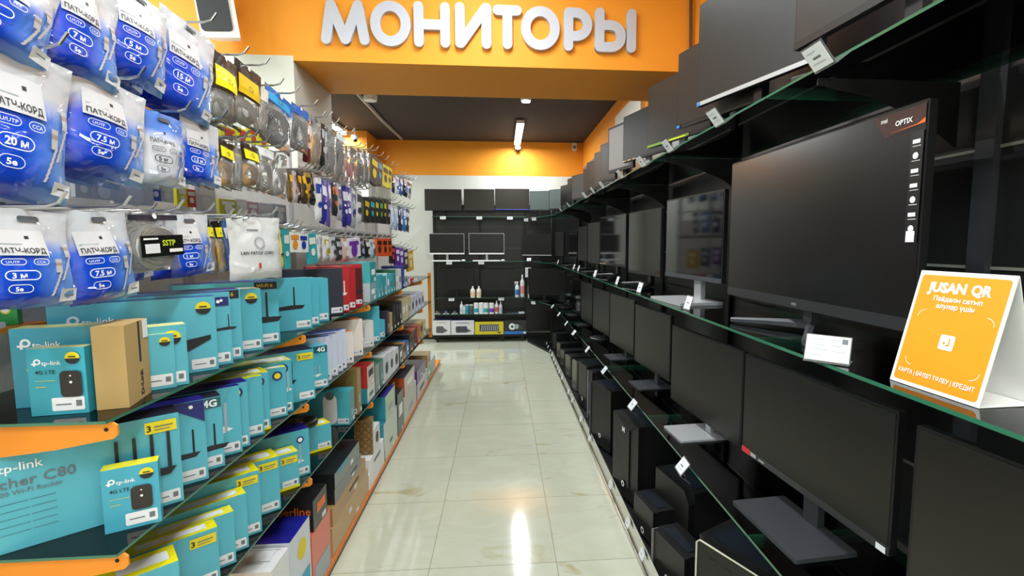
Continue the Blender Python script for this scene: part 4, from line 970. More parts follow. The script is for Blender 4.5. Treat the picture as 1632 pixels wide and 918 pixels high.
for i, (a, c) in enumerate([(599, 605), (608, 613), (616, 620)]):
    hang(3, a, c, 380, 408, PP('C85020', '30201C', flat=True, T=.03), f'{["first", "second", "third"][i]} bright orange box on the bottom hook row', name='blister_pack', cat='pack')
for i, (a, c, col, ac) in enumerate([(623, 627, '1C1E24', 'C83A3A'), (630, 634, '5A2A8A', 'E0D8E8'), (636, 640, '6A34A0', 'D8D0E8'), (643, 647, '3A3E48', 'C0C4CC'), (650, 655, 'C8A030', 'E0D090')]):
    hang(3, a, c, 392 + i * 2, 420 + i * 3, PP(col, ac, flat=True, T=.02), f'{["black", "purple", "violet", "slate", "mustard"][i]} box at the far end of the bottom hooks', name='blister_pack', cat='pack')
# small clear packs and cartons seen between the hook rows
for i, (x0, x1, y0, y1, col) in enumerate([(118, 140, 278, 315, 'B0B2B4'), (142, 180, 286, 318, 'C4C6C8'), (182, 236, 288, 326, 'D0D0D2'), (238, 252, 292, 320, '3A52B0'), (254, 272, 296, 322, 'C8C8C4'), (281, 294, 299, 328, 'D8CC30'), (296, 308, 302, 330, 'C84A30'), (312, 338, 296, 340, 'CCCCCE'), (350, 372, 318, 342, 'B8B040'), (376, 390, 318, 348, 'C8C0C4'), (394, 408, 322, 350, 'C090A0'), (412, 430, 324, 356, 'CACCD0'), (436, 452, 326, 358, '9AA8B0')]):
    hang(3, x0, x1, y0, y1, PP(col, 'D8D8D4', flat=True, T=.012), f'small {["silver", "pale grey", "off-white", "blue", "dull white", "yellow", "red-orange", "light grey", "olive", "blush", "pink", "white", "blue-grey"][i]} pack hanging behind the blue pouches', name='blister_pack', cat='pack', X=-1.08, hk=False)
# yellow and red packs between the top and middle rows
for i, (x0, x1, y0, y1, col, ac) in enumerate([(246, 262, 160, 190, 'A89A94', 'C8C040'), (352, 372, 203, 222, 'C8C02A', 'B03A30'), (376, 392, 205, 226, 'D0CC20', 'B03A30'), (396, 408, 206, 230, 'CCC824', 'B03A30'), (412, 424, 208, 236, 'C4C628', 'B03A30')]):
    hang(2, x0, x1, y0, y1, PP(col, ac, flat=True, T=.012), f'{["brownish", "yellow", "bright yellow", "lemon", "yellow-green"][i]} flat pack deep behind the middle hook row', name='blister_pack', cat='pack', X=-1.02, hk=False)
# label strip ledge behind the pouches
t = empty('rear_ledge', (LB, 1.3, 1.33)); b = MB(); b.box(.012, .075, -.9, -.02, -.012, 0, OMET); b.build('ledge', t)
tag(t, 'narrow orange ledge behind the lowest pouches', 'shelf')
for i in range(6):
    b = MB(); b.box(0, .05, 0, .10, 0, .012, PAPER, {'right': PAPER}); b.box(.01, .04, .02, .08, .012, .0124, GREYINK)
    tag(b.build('paper_label_stack', loc=(-1.18, .46 + i * .125, 1.3308)), 'flat white label stack on the rear orange ledge', 'paper stack', 'label stacks on the rear ledge')
place_box('small_box', -1.172, 1.205, 1.3305, .04, .02, .07, 20, 'small green and white box at the end of the rear ledge', front='2A9A4A', label=False, pic=('circle', .5, .5, .015), picmat=YINK)

# ================================================================== right rack
RX = .70; RB = 1.10
Z1, Z2, Z3, Z4 = 1.91, 1.262, .685, .03
SEAM = [1.27, 2.25, 3.22, 4.18, 5.12, 6.0]
for z, w, wd in ((Z1, 'top', 'high'), (Z2, 'middle', 'mid'), (Z3, 'lower', 'low')):
    glass_run(RX, RB - .018, .30, 6.45, z, .006 if z == Z1 else .008, w + ' glass shelf of the monitor rack', SEAM, GEDGE, GLASS if z == Z1 else SMOKE, 'glass shelves of the monitor rack', nm)
t = empty('monitor_rack', (RB, 3.4, 0))
def rp(name, fn): b = MB(); fn(b); return b.build(name, t)
for k in range(8):
    y = [.33, 1.03, 2.25, 3.22, 4.18, 5.12, 6.0, 6.6][k] - 3.4
    rp('upright', lambda b: b.box(-.014, .03, y - .022, y + .022, 0, 2.45, BMET if k != 1 else DGREY))
for i in range(9):
    z = .12 + i * .27
    rp('slat_panel', lambda b: b.box(.004, .02, -3.12, 3.2, z, z + .262, BPAN))
for i in range(9):
    z = .12 + i * .27
    rp('panel_joint', lambda b: b.box(.001, .006, -3.12, 3.2, z + .2625, z + .2695, M('joint_steel', 'A8AAA2', .3, metal=.4)))
rp('base_deck', lambda b: b.box(-.40, -.016, -3.12, 3.0, .0, Z4, BMET))
tag(t, 'black slatted steel rack carrying the monitors', 'rack')
def rbracket(y, z, label):
    b = MB(); b.prism([(RB - .016, z - .16), (RB - .016, z - .009), (RX + .03, z - .009), (RX + .03, z - .024), (RX + .16, z - .045), (RB - .1, z - .10)], -.003, .003, BMET)
    tag(b.build('shelf_bracket', loc=(0, y, 0)), label, 'bracket', 'black brackets under the glass shelves')
for z, w in ((Z1, 'top'), (Z2, 'middle'), (Z3, 'lower')):
    for k, y in enumerate([1.10] + [q - .1 for q in SEAM[1:]]):
        rbracket(y, z, f'black shelf bracket under the {w} glass shelf, {ordn(k)} from the entry')
# base price rail
t = empty('price_rail', (.652, 3.4, 0)); b = MB(); b.prism([(0, .0), (.010, .10), (.013, .10), (.003, .0)], -2.9, 3.0, CLEARP, 'y'); b.build('clear_strip', t)
b = MB(); b.box(-.012, -.001, -2.9, 3.0, 0, .012, M('aluminium_strip', 'B0AC9C', .3, metal=.7)); b.build('foot_strip', t); tag(t, 'clear plastic price rail along the foot of the monitor rack', 'rail')

# ------------------------------------------------------------------ monitors
def monitor(root, w, zb, zt, style='bar', screen=SCR, bez=BPL, chin=.018, chinm=None, stand='flat', standm=None, base_d=.2, th=.018, logo=None, sticker=None, side=.007, curved=0, sticker2=None, tilt=0.):
    """local: x width centred, screen faces -y, z 0 at shelf"""
    h = zt - zb; sm = standm or bez
    hd = root
    b = MB(); b.rbox(-w / 2, w / 2, -.006, .012, zb, zt, .004, bez, 2)
    b.prism([(-w * .36, zb + h * .12), (w * .36, zb + h * .12), (w * .36, zt - h * .14), (-w * .36, zt - h * .14)], .012, th + .01, bez, 'y', top=[(-w * .25, zb + h * .2), (w * .25, zb + h * .2), (w * .25, zt - h * .22), (-w * .25, zt - h * .22)])
    if chinm: b.box(-w / 2 + .001, w / 2 - .001, -.0085, -.006, zb + .001, zb + chin, chinm)
    o1 = b.build('bezel', root)
    b = MB(); n = 10; x0, x1 = -w / 2 + side, w / 2 - side
    b.box(x0, x1, -.0072, -.0055, zb + chin, zt - side, screen); b.build('screen', root)
    if logo or sticker or sticker2:
        d = DEC(-.0088)
        if logo: d.text(logo, 0, zb + chin * .3, chin * .4, SILV, .01, center=True)
        if sticker == 'red': d.rect(-w / 2 + .004, zb + .002, -w / 2 + .05, zb + .022, RDINK); d.rect(-w / 2 + .055, zb + .006, -w / 2 + .085, zb + .018, SILV); d.rect(-w / 2 + .10, zb + .008, -w / 2 + .13, zb + .014, SILV); d.rect(w / 2 - .035, zb + .002, w / 2 - .008, zb + .018, PAPER)
        if sticker == 'blue': d.rect(-w / 2 + .002, zb + .002, -w / 2 + .022, zb + .014, carton('2A7AC8'))
        if sticker == 'pips':
            for k in range(9): d.rect(-w / 2 + .01 + k * .02, zb + .004, -w / 2 + .02 + k * .02, zb + .011, [WINK, YINK, RDINK][k % 3])
        if sticker == 'green': d.rect(-w / 2 + .002, zb + .001, w * .2, zb + .014, carton('6A8A1E')); d.rect(-w * .1, zb + .004, w * .15, zb + .009, YINK)
        d.build('sticker', o1)
    by = .03
    if stand == 'flat':
        b = MB(); b.rbox(-.09, .09, -base_d / 2 - .01, base_d / 2, 0, .008, .006, sm, 2, 'z'); b.build('stand_base', root)
        b = MB(); b.box(-.022, .022, by, by + .02, .008, zb + h * .35, sm); b.build('stand_neck', root)
    elif stand == 'wide':
        b = MB(); b.rbox(-.15, .15, -.13, base_d - .13, 0, .012, .006, sm, 2, 'z'); b.build('stand_base', root)
        b = MB(); b.box(-.03, .03, by, by + .022, .012, zb + h * .35, sm); b.build('stand_neck', root)
    elif stand == 'round':
        b = MB(); b.lathe([(base_d / 2, 0), (base_d / 2, .006), (base_d / 2 - .01, .011), (.02, .014)], (0, .0, 0), sm, 26); b.build('stand_base', root, smooth=False)
        b = MB(); b.box(-.018, .018, by, by + .02, .01, zb + h * .35, sm); b.build('stand_neck', root)
    elif stand == 'vee':
        b = MB()
        for s_ in (-1, 1):
            b.tube([(0, by + .02, .02), (s_ * .09, -.02, .016), (s_ * .19, -.10, .009)], [.016, .012, .008], sm, 6)
        b.build('stand_base', root); b = MB(); b.box(-.02, .02, by + .005, by + .03, .01, zb + h * .35, sm); b.build('stand_neck', root)
def mon_at(zs, xl, yt, yb, label, xr=None, w=None, X=.80, rot=12, group='monitors on the rack', h=None, **k):
    ym = (yt + (yb if yb else yt + 100)) / 2
    P = ax(xl, ym, X); Y = P.y; zt = ax(xl, yt, X).z; zb = ax(xl, yb, X).z if yb else zt - h
    zb = max(zb, zs + .03)
    d = Vector((math.sin(R(rot)), -math.cos(R(rot)), 0)); P = Vector((X, Y, (zt + zb) / 2))
    if w is None:
        lo, hi = .02, 1.2
        for _ in range(40):
            m = (lo + hi) / 2; q = P + d * m
            if q.y < .15 or prx(q) > xr: hi = m
            else: lo = m
        w = lo
    c = P + d * (w / 2)
    t = empty('monitor', (c.x, c.y, zs + .0008), R(-90 + rot)); 
    monitor(t, w, zb - zs, zt - zs, **k); tag(t, label, 'monitor', group); return t, w
WS = []
def m_(*a, **k):
    t, w = mon_at(*a, **k); WS.append((round(w, 2), a[4][:40])); return t
G1, G2, G3 = 'monitors on the top glass shelf', 'monitors on the middle glass shelf', 'monitors on the lower glass shelf'
SCRC = M('brownish_matt_screen', '15130F', .36, spec=.6)  # near-black screen base with a slight brown tint
# top shelf, from the entry
m_(Z1, 1272, -60, 81, 'black monitor on a wide V foot, first on the top shelf', w=.62, X=.80, rot=6, group=G1, stand='vee', standm=DGREY, chin=.02, chinm=BPL, screen=M('blue_black_matt_screen', '16171A', .4, spec=.6))
m_(Z1, 1115, 12, 170, 'tall monitor with a silver chin bar and blue corner sticker', w=.56, X=.80, rot=17, group=G1, stand='round', chin=.016, chinm=SILV, sticker='blue', screen=M('slate_matt_screen', '101416', .38, spec=.55))
m_(Z1, 1082, 89, 206, 'brownish-screened monitor beside the silver chin monitor', w=.5, X=.80, rot=17, group=G1, stand='round', screen=SCRC, sticker='blue', chin=.014)
m_(Z1, 1034, 141, 237, 'monitor with a green and yellow bottom edge sticker', w=.5, X=.80, rot=17, group=G1, stand='flat', standm=SILV, screen=SCRC, sticker='green', chin=.014)
m_(Z1, 994.5, 188, 260, 'monitor with small coloured feature stickers on its lower edge', w=.46, X=.80, rot=17, group=G1, stand='flat', standm=SILV, sticker='pips', chin=.013, screen=M('slate_matt_screen', '101416'))
m_(Z1, 970.5, 206, 277, 'black framed monitor with a grey protective screen', w=.33, X=.765, rot=17, group=G1, stand='flat', side=.014, chin=.02, screen=M('grey_protective_film', '8A8684', .4, spec=.4))
m_(Z1, 957.6, 232, 291, 'brown-tinted monitor just past the grey screened one', w=.24, X=.80, rot=17, group=G1, screen=SCRC, standm=SILV)
m_(Z1, 948, 245, 300, 'dark brown screen, eighth on the top shelf', w=.3, X=.80, rot=17, group=G1, screen=SCRC)
m_(Z1, 936, 260, 306, 'grey-edged monitor, ninth on the top shelf', w=.44, X=.80, rot=17, group=G1)
m_(Z1, 930.5, 271, 311, 'narrow dark monitor, tenth on the top shelf', w=.25, X=.80, rot=17, group=G1, screen=SCRC)
m_(Z1, 912, 281, 320, 'pale grey screened monitor near the rack corner', w=.42, X=.80, rot=22, group=G1, screen=SCRL)
m_(Z1, 905, 286, 322, 'dark monitor before the corner on the top shelf', w=.24, X=.81, rot=14, group=G1)
m_(Z1, 894, 297, 328, 'last black monitor before the corner on the top shelf', w=.3, X=.82, rot=18, group=G1)
# middle shelf
t = m_(Z2, 1166, 263, 470, 'largest curved gaming monitor with a feature strip and badge', xr=1474, X=.85, rot=1, group=G2, stand='vee', standm=DGREY, chin=.03, chinm=M('dark_grey_chin', '26272A', .35), side=.005, logo='msi', screen=M('semi_matt_screen', '0C0B0C', .24, spec=.6))
m_(Z2, 1063.5, 320, 440, 'glossy monitor with a webcam sticker at its top edge', xr=1155, X=.82, rot=6, group=G2, stand='wide', standm=SILV, chin=.02, chinm=DGREY, screen=SCRG)
m_(Z2, 1003.4, 340, 434, 'glossy all-in-one with a black frame and arched foot', xr=1055, X=.82, rot=6, group=G2, stand='vee', chin=.018, screen=SCRG)
m_(Z2, 958, 347, 421, 'glossy monitor reflecting the cream wall, third glossy one', xr=999, X=.82, rot=6, group=G2, stand='vee', screen=SCRG, sticker='pips')
m_(Z2, 938, 356, 419, 'dull black monitor past the three glossy ones', xr=957, X=.82, rot=10, group=G2)
m_(Z2, 922, 362, 415, 'second dull black monitor past the glossy ones', xr=937, X=.82, rot=10, group=G2)
m_(Z2, 907, 370, 411, 'third dull black monitor past the glossy ones', xr=920.5, X=.82, rot=12, group=G2, screen=SCRG)
m_(Z2, 886, 370, 408, 'black monitor nearest the rack corner on the middle shelf', xr=899, X=.74, rot=28, group=G2)
# lower shelf
m_(Z3, 1462, 675, None, 'large dark monitor at the entry end of the lower shelf', w=.62, h=.40, X=.85, rot=6, group=G3, screen=SCRC)
m_(Z3, 1188, 562, 720, 'big monitor with a red sticker on its silver-lined lower edge', xr=1429, X=.85, rot=5, group=G3, stand='wide', standm=DGREY, sticker='red', chin=.022, chinm=M('dark_line_chin', '303234', .3), screen=M('warm_matt_screen', '131310', .36, spec=.6), base_d=.185)
m_(Z3, 1072, 517, 636, 'frameless monitor standing on a square silver foot', xr=1186, X=.85, rot=5, group=G3, stand='flat', standm=SILV, screen=M('warm_matt_screen', '131310'), chin=.010, base_d=.26)
m_(Z3, 1013.4, 484.5, 575, 'frameless monitor next beyond the silver footed one', xr=1070, X=.85, rot=6, group=G3, screen=M('warm_matt_screen', '131310'), chin=.01, standm=DGREY)
m_(Z3, 973.4, 467, 545, 'frameless monitor, second beyond the silver footed one', xr=1012, X=.85, rot=6, group=G3, screen=M('warm_matt_screen', '131310'), chin=.01, standm=DGREY)
m_(Z3, 946, 458, 522, 'frameless monitor, third beyond the silver footed one', xr=972.5, X=.85, rot=6, group=G3, chin=.01, stand='round')
m_(Z3, 927, 448, 508, 'frameless monitor, fourth beyond the silver footed one', xr=945, X=.85, rot=6, group=G3, chin=.01)
m_(Z3, 912.5, 443, 496, 'dark glossy monitor, fifth beyond the silver footed one', xr=926, X=.85, rot=8, group=G3, screen=SCRG)
m_(Z3, 901.5, 437, 487, 'dark glossy monitor, sixth beyond the silver footed one', xr=912, X=.85, rot=10, group=G3, screen=SCRG)
m_(Z3, 892, 432, 480, 'black monitor closest to the corner on the lower shelf', xr=901, X=.80, rot=16, group=G3)
# feature strip and badge on the big curved monitor
big = t; w_, zb_, zt_ = WS[13][0], ax(1166, 470, .85).z - Z2, ax(1166, 263, .85).z - Z2
d = DEC(-.0076); bx = w_ / 2 - .005
d.poly([(bx - .14, zt_ - .008), (bx - .10, zt_ - .058), (bx - .001, zt_ - .046), (bx - .001, zt_ - .008)], carton('3A1410'))
d.poly([(bx - .09, zt_ - .05), (bx - .02, zt_ - .045), (bx - .001, zt_ - .036), (bx - .001, zt_ - .046)], ORINK)
d.text('msi', bx - .115, zt_ - .024, .010, WINK, .02); d.text('OPTIX', bx - .075, zt_ - .038, .011, WINK, .03)
d.rect(bx - .032, zt_ - .29, bx - .001, zt_ - .06, carton('141416'))
for k in range(7):
    v = zt_ - .085 - k * .030
    if k in (0, 2, 3, 5): d.rect(bx - .026, v, bx - .008, v + .008, WINK)
    else: d.disc(bx - .017, v + .005, .007, WINK, 10)
    d.k = 6; d.rect(bx - .026, v - .006, bx - .006, v - .005, WINK)
d.rect(bx - .028, zt_ - .288, bx - .007, zt_ - .265, PAPER)
d.build('feature_strip', big)

# ------------------------------------------------------------------ corner unit and far rack
A_, B_ = Vector((.70, 6.5)), Vector((.37, 7.42)); dn = (B_ - A_).normalized(); nn = Vector((dn.y, -dn.x)) * -1
if nn.x < 0: nn = -nn
A2, B2 = Vector((RB, 6.5)), Vector((.76, 7.62))
t = empty('corner_rack', (.76, 7.0, 0))
def poly3(b, pts, z0, z1, mat, edge=None):
    n = len(pts); v = [(p[0] - .76, p[1] - 7.0, z0) for p in pts] + [(p[0] - .76, p[1] - 7.0, z1) for p in pts]
    b.add(v, [tuple(range(n))[::-1], tuple(range(n, 2 * n))], mat); b.add(v, [(i, (i + 1) % n, (i + 1) % n + n, i + n) for i in range(n)], edge or mat)
q = [(A_.x, A_.y - .04), (1.05, A2.y - .04), (1.05, 6.6), (.77, 7.62), (.39, 7.62), (B_.x + .02, B_.y)]
for z, nme in ((Z1, 'glass_panel'), (Z2, 'glass_panel'), (Z3, 'glass_panel')):
    b = MB(); poly3(b, q, z - .008, z, SMOKE, GEDGE); b.build(nme, t)
b = MB(); poly3(b, [(1.065, 6.62), (1.09, 6.63), (.81, 7.67), (.785, 7.66)], .12, 2.14, BPAN); b.build('back_panel', t)
b = MB(); poly3(b, [(1.058, 6.62), (1.065, 6.62), (.785, 7.66), (.778, 7.66)], 1.46, 1.467, M('dark_joint_steel', '4A4C4C', .3, metal=.3)); b.build('panel_joint', t)
b = MB(); poly3(b, q, .0, Z4, BMET); b.build('base_deck', t)
tag(t, 'black angled corner unit joining the two racks', 'rack')
FY = 7.44; FB = 7.70
fz = lambda py: ay(760, py, FY).z
FZ = [fz(345), fz(416.5), fz(474.5), fz(500.5), fz(534)]
t = empty('far_rack', (-.36, FB, 0))
def fp(name, fn): b = MB(); fn(b); return b.build(name, t)
FX0, FX1 = -1.05, .365
for i in range(6):
    z = .12 + i * .335
    fp('slat_panel', lambda b: b.box(FX0 + .36, FX1 + .36 + .42, 0, .015, z, z + .327, BPAN))
    fp('panel_joint', lambda b: b.box(FX0 + .36, FX1 + .36 + .42, .002, .006, z + .3275, z + .3345, M('dark_joint_steel', '4A4C4C', .3, metal=.3)))
for x in (FX0, -.34, FX1):
    fp('upright', lambda b: b.box(x + .36 - .018, x + .36 + .018, -.02, .0, 0, 2.12, BMET))
fp('base_deck', lambda b: b.box(FX0 + .36, FX1 + .36, FY - FB + .02, -.02, FZ[4] - .03, FZ[4], BMET))
for x in (FX0 + .05, .0, FX1 - .05): fp('leg', lambda b: b.box(x + .34, x + .38, FY - FB + .05, FY - FB + .08, 0, FZ[4] - .03, BMET))
tag(t, 'black slatted rack closing the aisle end', 'rack')
for z, lb in ((FZ[0], 'top'), (FZ[1], 'second'), (FZ[2], 'third'), (FZ[3], 'narrow lowest')):
    b = MB(); b.box(FX0, FX1, FY, FB - .022, z - .008, z, SMOKE, {'front': GEDGE, 'left': GEDGE, 'right': GEDGE}); tag(b.build('glass_shelf'), lb + ' glass shelf of the rack at the aisle end', 'shelf', 'glass shelves of the end rack')
def F(x, y): return 660 + x / 3.277, 280 + y / 3.277
def fmon(x0, x1, y0, y1, zs, label, **k):
    (a, c), (e, g) = F(x0, y0), F(x1, y1); Y = FY + .13
    p, q = ay(a, c, Y), ay(e, g, Y); zb = max(q.z, zs + .02)
    k.setdefault('base_d', .13); t = empty('monitor', ((p.x + q.x) / 2, Y, zs + .001)); monitor(t, q.x - p.x, zb - zs, p.z - zs, **k); return tag(t, label, 'monitor', 'monitors on the end rack')
fmon(54, 249, 70, 184, FZ[0], 'brownish monitor at the wall side on top of the end rack', screen=SCRC, chin=.014)
fmon(259, 420, 70, 184, FZ[0], 'middle of the three brownish monitors on the end rack', screen=SCRC, chin=.014)
fmon(422, 602, 68, 180, FZ[0], 'monitor with blue lower edge on top of the end rack', screen=SCRC, chin=.014, chinm=carton('3A4AA0'))
AIO1 = fmon(78, 263, 302, 411, FZ[1], 'silver all-in-one computer nearer the cream wall', bez=SILV, chin=.022, chinm=WPL, standm=SILV, stand='round')
fmon(285, 471, 301, 411, FZ[1], 'silver all-in-one computer beside the slatted gap', bez=SILV, chin=.022, chinm=WPL, standm=SILV, stand='round')
fmon(128, 311, 485, 593, FZ[2], 'black monitor left of the two white bottles', chin=.016)
fmon(346, 523, 488, 596, FZ[2], 'black monitor between the white bottles and the spray', chin=.016)
def keyb(x0, x1, y, zs, mat, label, ms=True):
    (a, _), (c, _) = F(x0, y), F(x1, y); Y = FY + .012; p, q = ay(a, 400, Y), ay(c, 400, Y)
    t = empty('keyboard', (p.x, Y, zs)); w = q.x - p.x; b = MB(); b.rbox(0, w, -.03, .07, 0, .014, .006, mat, 2, 'z'); b.build('case', t)
    b = MB(); 
    for r_ in range(4):
        for k in range(14): b.box(.008 + k * (w - .016) / 14, .008 + (k + .85) * (w - .016) / 14, -.024 + r_ * .023, -.005 + r_ * .023, .014, .018, mat)
    b.build('key_field', t); tag(t, label, 'keyboard')
    if ms:
        b = MB(); b.lathe([(.031, 0), (.033, .01), (.026, .022), (.01, .028)], (0, 0, 0), mat, 14)
        tag(b.build('computer_mouse', loc=(q.x + .04, Y + .045, zs), smooth=True), label.replace('keyboard', 'computer mouse beside the keyboard'), 'computer mouse')
keyb(92, 242, 440, FZ[1], WPL, 'white keyboard below the all-in-one nearer the wall')
keyb(305, 450, 440, FZ[1], WPL, 'white keyboard below the all-in-one by the gap')
keyb(140, 285, 630, FZ[2], BPL, 'black keyboard beneath the lower wall side monitor', False)
keyb(365, 505, 630, FZ[2], BPL, 'black keyboard beneath the lower monitor near the spray', False)
def bottle(x, ytop, ybot, zs, w, kind, body, cap, lab, label, Yo=.03):
    (a, c), (_, g) = F(x, ytop), F(x, ybot); Y = FY + Yo; p = ay(a, c, Y); h = max(.05, p.z - zs); r = w / 2 / 3.277 / 770 * Y
    t = empty('bottle', (p.x, Y, zs)); bm = M('bottle_' + body.lower(), body, .3)
    if kind == 'canister':
        b = MB(); b.lathe([(r, 0), (r, h * .88)], (0, 0, 0), bm, 16); b.build('can', t); b = MB(); b.lathe([(r * 1.02, h * .88), (r * 1.02, h * .96), (r * .8, h)], (0, 0, 0), M('bottle_' + cap.lower(), cap, .3), 16); b.build('cap', t)
    else:
        b = MB(); b.lathe([(r * .95, 0), (r, h * .04), (r, h * .62), (r * .75, h * .74), (r * .35, h * .8), (r * .35, h * .84)], (0, 0, 0), bm, 14); b.build('body', t, smooth=True)
        cm = M('bottle_' + cap.lower(), cap, .3)
        if kind == 'spray':
            b = MB(); b.box(-r * 1.2, r * .5, -r * .35, r * .35, h * .9, h, cm); b.box(-r * .3, r * .3, -r * .3, r * .3, h * .82, h * .92, cm); b.prism([(-r * 1.0, h * .9), (-r * .7, h * .9), (-r * .9, h * .76), (-r * 1.1, h * .76)], -r * .12, r * .12, cm); b.build('trigger', t)
        else:
            b = MB(); b.lathe([(r * .4, h * .84), (r * .38, h * .93), (r * .18, h)], (0, 0, 0), cm, 10); b.build('cap', t)
    b = MB(); n = 8; vs = []; 
    for k in range(n + 1):
        th = R(-90 - 60 + 120 * k / n)
        for z in (h * .15, h * .5): vs.append((r * 1.015 * math.cos(th), r * 1.015 * math.sin(th), z))
    b.add(vs, [(2 * k, 2 * k + 2, 2 * k + 3, 2 * k + 1) for k in range(n)], M('label_' + lab.lower(), lab, .4)); b.build('wrap_label', t)
    tag(t, label, 'bottle', 'cleaning bottles on the end rack')
bottle(306, 576, 640, FZ[2], 25, 'b', 'E8E4DE', 'E8E8E8', 'E8C8A8', 'white bottle with peach label, first of the pair')
bottle(338, 576, 640, FZ[2], 25, 'b', 'E8E4DE', 'E8E8E8', 'E4C4A0', 'white bottle with peach label, second of the pair')
bottle(538, 553, 636, FZ[2], 23, 'spray', 'D8E0E8', 'E8E8E8', '2A7AC8', 'white trigger spray bottle with blue label')
bottle(565, 516, 636, FZ[2], 24, 'b', 'D8DADC', 'E0E0E0', 'D88A8A', 'tall pale bottle with pink label by the rack edge', .045)
bottle(248, 656, 722, FZ[3], 19, 'b', 'E4E8EC', 'E8E8E8', 'B8C8D8', 'white pointed spray bottle opening the cleaning row')
bottle(262, 675, 722, FZ[3], 14, 'b', 'E0E4E8', 'E8E8E8', 'C8CCD4', 'short white bottle beside the first pointed one')
bottle(277, 672, 722, FZ[3], 20, 'canister', '3A98B4', 'C8CCD0', '2A88A8', 'small blue canister with grey lid')
bottle(298, 672, 722, FZ[3], 20, 'canister', '5A626A', 'C8CCD0', '4A525A', 'small grey canister with grey lid')
for i, (x, l, nme) in enumerate([(324, '2AA0B4', 'first white wipes tub with turquoise label'), (351, 'D8E8EC', 'second wipes tub with pale striped label'), (376, '28A4B0', 'third wipes tub with turquoise label'), (405, '7A3AB0', 'wipes tub with round purple label')]):
    bottle(x, 663, 722, FZ[3], 26, 'canister', 'E4E8EA', 'ECECEC', l, nme)
bottle(431, 652, 722, FZ[3], 20, 'b', 'E4E4E8', 'E8E8E8', 'C8605A', 'pointed spray bottle with red label foot')
bottle(452, 656, 722, FZ[3], 18, 'b', 'E0E2E8', 'E8E8E8', 'B8BCD0', 'pointed spray bottle ending the cleaning row')
for i, (x, c) in enumerate([(120, '8A4A30'), (166, '4A5A8A'), (211, '2A4A7A')]):
    a, _ = F(x, 700); p = ay(a, 495, FY + .03)
    t = empty('optical_mouse_pack', (p.x, FY + .05, FZ[3])); b = MB(); b.prism([(-.045, 0), (.045, 0), (.02, .035), (-.02, .035)], -.03, .03, CLEARP); b.build('clear_shell', t)
    b = MB(); b.lathe([(.018, .006), (.02, .03), (.012, .05)], (0, 0, 0), carton(c), 12); b.build('reel', t, smooth=True); b = MB(); b.box(-.048, .048, -.034, .034, 0, .004, WPL); b.build('tray', t)
    tag(t, f'clear pack with a {["copper", "grey-blue", "navy"][i]} round reel on the narrow shelf', 'pack')
for i, (x, c) in enumerate([(495, '2A2C34'), (525, '3A4A6A'), (560, 'D0DCE8')]):
    a, _ = F(x, 700); p = ay(a, 495, FY + .03); b = MB(); b.rbox(-.045, .045, -.02, .02, 0, .014 + .01 * (i == 2), .003, carton(c), 2); tag(b.build('flat_tool_pack', loc=(p.x, FY + .03, FZ[3])), f'flat {["black", "slate", "pale blue"][i]} pack lying on the narrow shelf', 'pack')
for i, (x0, x1, f, tp, lb) in enumerate([(95, 190, 'DCDCE0', '4A4A7A', 'white carton with a grey cooler picture'), (192, 314, 'D8DAE4', '3A3A8A', 'white carton with two dark fan pictures'), (317, 468, 'D8C81A', '4A4420', 'yellow carton with a black graphics card picture'), (470, 588, '1C1E24', '26282E', 'black and blue carton with a white cooler picture')]):
    a, _ = F(x0, 790); c, _ = F(x1, 790); p = ay(a, 520, FY + .01); q_ = ay(c, 520, FY + .01); zt = ay(a, F(0, [758, 758, 765, 758][i])[1], FY + .01).z
    t = empty('cooler_box', (p.x, FY + .03, FZ[4] + .001)); w = q_.x - p.x - .004; h = zt - FZ[4]
    carton_box(t, w, .18, h, front=f, top=tp, label=False)
    d = DEC(0.); d.k = 2
    if i == 0: d.rrect(w * .2, h * .15, w * .62, h * .6, .02, M('fan_print', '5A5A60', .4)); d.poly([(w * .5, h * .1), (w * .85, h * .3), (w * .6, h * .5)], M('fan_print')); d.rect(w * .25, h * .84, w * .75, h * .87, GREYINK)
    if i == 1: d.rrect(w * .2, h * .15, w * .7, h * .6, .02, M('fan_print')); d.disc(w * .34, h * .38, h * .2, DG2); d.disc(w * .57, h * .38, h * .2, DG2); d.poly([(w * .65, h * .15), (w * .88, h * .25), (w * .7, h * .45)], M('fan_print')); d.rect(w * .2, h * .8, w * .8, h * .84, GREYINK)
    if i == 2:
        d.rect(w * .16, h * .25, w * .84, h * .78, DG2)
        for k in range(9): d.k = 4; d.poly([(w * (.2 + k * .07), h * .3), (w * (.23 + k * .07), h * .3), (w * (.27 + k * .07), h * .72), (w * (.24 + k * .07), h * .72)], SILVP)
        d.rect(w * .8, h * .1, w * .9, h * .2, INK)
    if i == 3:
        d.rect(0, 0, w, h * .2, M('blue_print', '2A7AD0', .4)); d.disc(w * .36, h * .55, h * .24, WINK); d.disc(w * .36, h * .55, h * .1, DG2); d.disc(w * .56, h * .55, h * .18, SILVP); d.disc(w * .74, h * .5, h * .16, DG2); d.rect(w * .86, h * .03, w * .98, h * .17, PAPER)
    d.build('picture_print', t); tag(t, lb + ' on the end rack deck', 'box', 'cartons on the end rack deck')
